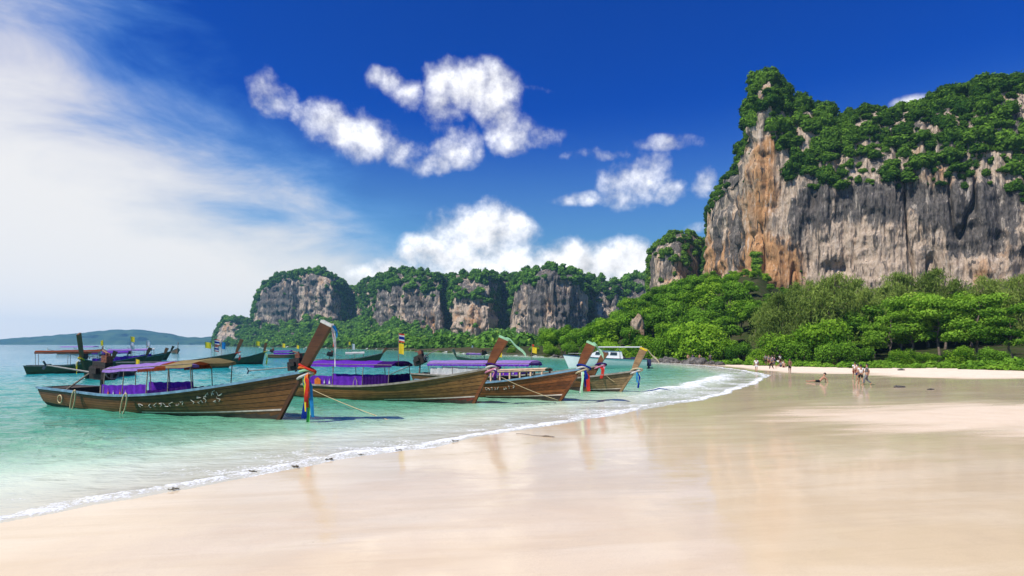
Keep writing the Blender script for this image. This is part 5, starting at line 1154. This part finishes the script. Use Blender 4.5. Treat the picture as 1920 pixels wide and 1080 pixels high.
def body_meshes(kind):
    J = pose(kind); V, R_, E, ix = [], [], [], {}
    def add(n, r, parent=None, co=None):
        ix[n] = len(V); V.append(co or J[n]); R_.append(r)
        if parent: E.append((ix[parent], ix[n]))
    add('pelvis', (.14, .11)); add('chest', (.155, .11), 'pelvis'); add('neck', .055, 'chest'); add('skull', (.085, .10), 'neck'); add('crown', .062, 'skull')
    for s in 'LR':
        add('hip' + s, .088, 'pelvis'); add('knee' + s, .058, 'hip' + s); add('ank' + s, .036, 'knee' + s); add('toe' + s, .032, 'ank' + s)
        add('sh' + s, .056, 'chest'); add('el' + s, .040, 'sh' + s); add('wr' + s, .028, 'el' + s); add('hand' + s, .036, 'wr' + s)
        w, h = Vector(J['wr' + s]), Vector(J['hand' + s]); f = (h - w).normalized(); side = f.cross(Vector((0, 0, 1)) if abs(f.z) < .9 else Vector((1, 0, 0))).normalized()
        for k, (o_, ln) in enumerate(((-.03, .075), (-.01, .09), (.012, .085), (.032, .068))):
            add(f'f{k}' + s, .010, 'hand' + s, tuple(h + f * ln + side * o_))
        add('thumb' + s, .011, 'hand' + s, tuple(h - f * .01 + side * -.065))
    # nose
    body = skin_mesh('body', V, R_, E, 0)
    def sub(names, radii, edges, nm): return skin_mesh(nm, [J[n] if isinstance(n, str) else n for n in names], radii, edges, 0)
    mid = lambda a, b, t: tuple(Vector(J[a]).lerp(Vector(J[b]), t))
    shirt = sub(['pelvis', 'chest', mid('chest', 'neck', .75), 'shL', mid('shL', 'elL', .6), 'shR', mid('shR', 'elR', .6)], [(.155, .125), (.172, .128), .075, .070, .058, .070, .058], [(0, 1), (1, 2), (1, 3), (3, 4), (1, 5), (5, 6)], 'shirt')
    shorts = sub([mid('pelvis', 'chest', .12), 'pelvis', 'hipL', mid('hipL', 'kneeL', .8), 'hipR', mid('hipR', 'kneeR', .8)], [(.15, .125), (.155, .128), .105, .085, .105, .085], [(0, 1), (1, 2), (2, 3), (1, 4), (4, 5)], 'shorts')
    trousers = sub([mid('pelvis', 'chest', .12), 'pelvis', 'hipL', 'kneeL', mid('kneeL', 'ankL', .9), 'hipR', 'kneeR', mid('kneeR', 'ankR', .9)], [(.15, .125), (.155, .128), .105, .08, .065, .105, .08, .065], [(0, 1), (1, 2), (2, 3), (3, 4), (1, 5), (5, 6), (6, 7)], 'trousers')
    sk, cr = Vector(J['skull']), Vector(J['crown']); hv = [v for v in IV]; Vh = []
    ax = (cr - sk).normalized(); back = Vector((-1, 0, 0)); c = sk + ax * .045 + back * .014
    for v in IV: Vh.append(tuple(c + Vector((v[0] * .105 - .018 * (v[2] < 0), v[1] * .092, v[2] * (.095 if v[2] > 0 else .11) if v[0] < .25 else max(v[2], .12) * .095))))
    hair = np_mesh('hair', np.array(Vh), IT, None, True)
    return dict(body=body, shirt=shirt, shorts=shorts, trousers=trousers, hair=hair)
BODY = {k: body_meshes(k) for k in ('walk', 'stand', 'sit', 'recline')}
MC = {}
def with_mat(kind, part, mat):
    key = (kind, part, mat.name)
    if key not in MC: me = BODY[kind][part].copy(); me.name = part; me.materials.clear(); me.materials.append(mat); MC[key] = me
    return MC[key]
def person(px, py, kind, hgt, facing, label, top=None, legs=('shorts', 'navy'), skin=None, group=None, z=None):
    p = G(px, py, .08) if z is None else G(px, py, z); zz = gz(p.x, p.y); p = G(px, py, zz)
    o = thing('person', label, 'person', (p.x, p.y, gz(p.x, p.y) - .01), math.radians(facing), group, hgt / 1.7)
    link('body', with_mat(kind, 'body', skin or SKIN), None, o); link('hair', with_mat(kind, 'hair', HAIR), None, o)
    if top: link('shirt', with_mat(kind, 'shirt', CLOTHES[top]), None, o)
    if legs: link(legs[0], with_mat(kind, legs[0], CLOTHES[legs[1]]), None, o)
    return o
person(1614, 721, 'walk', 1.58, 75, 'person in white top and black shorts walking away, middle of the near group', 'white', ('shorts', 'black'))
person(1625.5, 722, 'walk', 1.66, 150, 'person in dark trousers striding at the right of the near group', 'grey', ('trousers', 'grey'))
person(1603, 711, 'walk', 1.56, 80, 'person in white shirt and maroon shorts leading the near group at left', 'white', ('shorts', 'maroon'))
person(1608.5, 715, 'stand', 1.5, 70, 'bare backed person half hidden in the near group', None, ('shorts', 'navy'))
person(1536, 717, 'recline', 1.75, 165, 'person in black swimwear reclining on the wet sand', None, ('shorts', 'black'))
person(1481, 700, 'stand', 1.62, 200, 'person with dark shorts standing alone at the water edge', None, ('shorts', 'black'), SKIN_D)
person(1418, 697.5, 'walk', 1.6, 60, 'faint pale person walking left of the lone bather', 'white', ('shorts', 'white'))
person(1446.5, 692, 'walk', 1.65, 100, 'darker of the two people walking near the seated crowd', 'grey', ('trousers', 'black'))
person(1451.5, 690, 'walk', 1.6, 100, 'person in navy walking beside the darker walker', 'navy', ('shorts', 'grey'))
person(1464, 688, 'sit', 1.65, 200, 'person seated on sand left of the lone bather', 'grey', ('shorts', 'navy'))
person(1470, 689, 'sit', 1.65, 240, 'second seated person left of the lone bather', None, ('shorts', 'maroon'))
for k, px in enumerate((1409, 1414, 1420, 1425, 1431, 1436, 1441, 1448, 1453, 1458, 1463, 1468)):
    person(px + R4.uniform(-1, 1), 685.5 + R4.uniform(-1.2, 1.5), R4.choice(('sit', 'stand', 'sit', 'stand', 'walk')), R4.uniform(1.5, 1.75), R4.uniform(150, 330), 'person in the crowd resting at the sand edge', R4.choice(('white', 'grey', None, 'red', 'navy', 'white')), ('shorts', R4.choice(('black', 'navy', 'maroon', 'grey'))), R4.choice((SKIN, SKIN_D)), 'crowd resting at the sand edge', .5)
person(1523, 686, 'sit', 1.7, 230, 'person in red seated left in the shade under the shrub', 'red', ('shorts', 'red'), z=.5)
person(1531, 685.5, 'sit', 1.65, 260, 'bare skinned person seated beside the one in red', None, ('shorts', 'maroon'), z=.5)
person(1542, 685, 'stand', 1.6, 250, 'grey clad person in the shade right of the seated pair', 'grey', ('shorts', 'grey'), z=.5)
person(1549, 684.5, 'sit', 1.65, 200, 'white shirted person seated at the right of the shaded group', 'white', ('shorts', 'navy'), z=.5)
person(1595, 688, 'stand', 1.7, 260, 'person in yellow standing at the tree line behind the near group', 'yellow', ('shorts', 'yellow'), z=.5)
person(1609, 687, 'stand', 1.65, 240, 'person in maroon at the tree line above the near group', 'maroon', ('shorts', 'black'), z=.5)
person(1614, 687, 'stand', 1.75, 250, 'pale person standing beside the one in maroon at the tree line', 'white', ('trousers', 'white'), z=.5)
for k, (px, lab) in enumerate(((1290, 'leftmost person on the far sand beside the boulders'), (1299, 'second of the people on the far sand'), (1312, 'third of the people on the far sand'), (1332, 'person alone on the far sand right of the others'))):
    person(px, 681.5, ('stand', 'walk', 'stand', 'walk')[k], 1.6, 220, lab, (None, 'navy', None, 'grey')[k], ('shorts', ('black', 'grey', 'red', 'navy')[k]), SKIN_D if k % 2 else SKIN)

# ------------------------------------------------------------------ air
m = bpy.data.materials.new('haze_air'); m.use_nodes = True; t = m.node_tree; t.nodes.clear(); N = NT(t); out = N.n('ShaderNodeOutputMaterial'); pv = N.n('ShaderNodeVolumePrincipled')
pv.inputs['Color'].default_value = (.36, .68, 1.0, 1); pv.inputs['Density'].default_value = HAZE_DENSITY = .00013; pv.inputs['Anisotropy'].default_value = .2
t.links.new(pv.outputs[0], out.inputs['Volume'])
hz = MB().box((0, 1400, 66), (5400, 4100, 156)).build('haze', m); tag(hz, 'thin sea haze over the bay', 'haze', kind='stuff')

# ------------------------------------------------------------------ labels that single out look-alikes by their order in view
ORD = ['leftmost', 'second from left', 'third from left', 'fourth from left', 'fifth from left', 'sixth from left', 'seventh from left', 'eighth from left', 'ninth from left', 'tenth from left', 'eleventh from left', 'twelfth from left', 'thirteenth from left', 'fourteenth from left', 'fifteenth from left', 'sixteenth from left', 'seventeenth from left', 'eighteenth from left', 'nineteenth from left', 'twentieth from left', 'twenty-first from left', 'twenty-second from left']
same = {}
for o in sc.objects:
    if o.parent is None and o.get('category') and o.get('label'): same.setdefault(o['label'], []).append(o)
for lab, os_ in same.items():
    if len(os_) > 1:
        os_.sort(key=lambda o: o.location.x / max(o.location.y, 1))
        for k, o in enumerate(os_): o['label'] = lab + ', ' + ORD[min(k, len(ORD) - 1)]
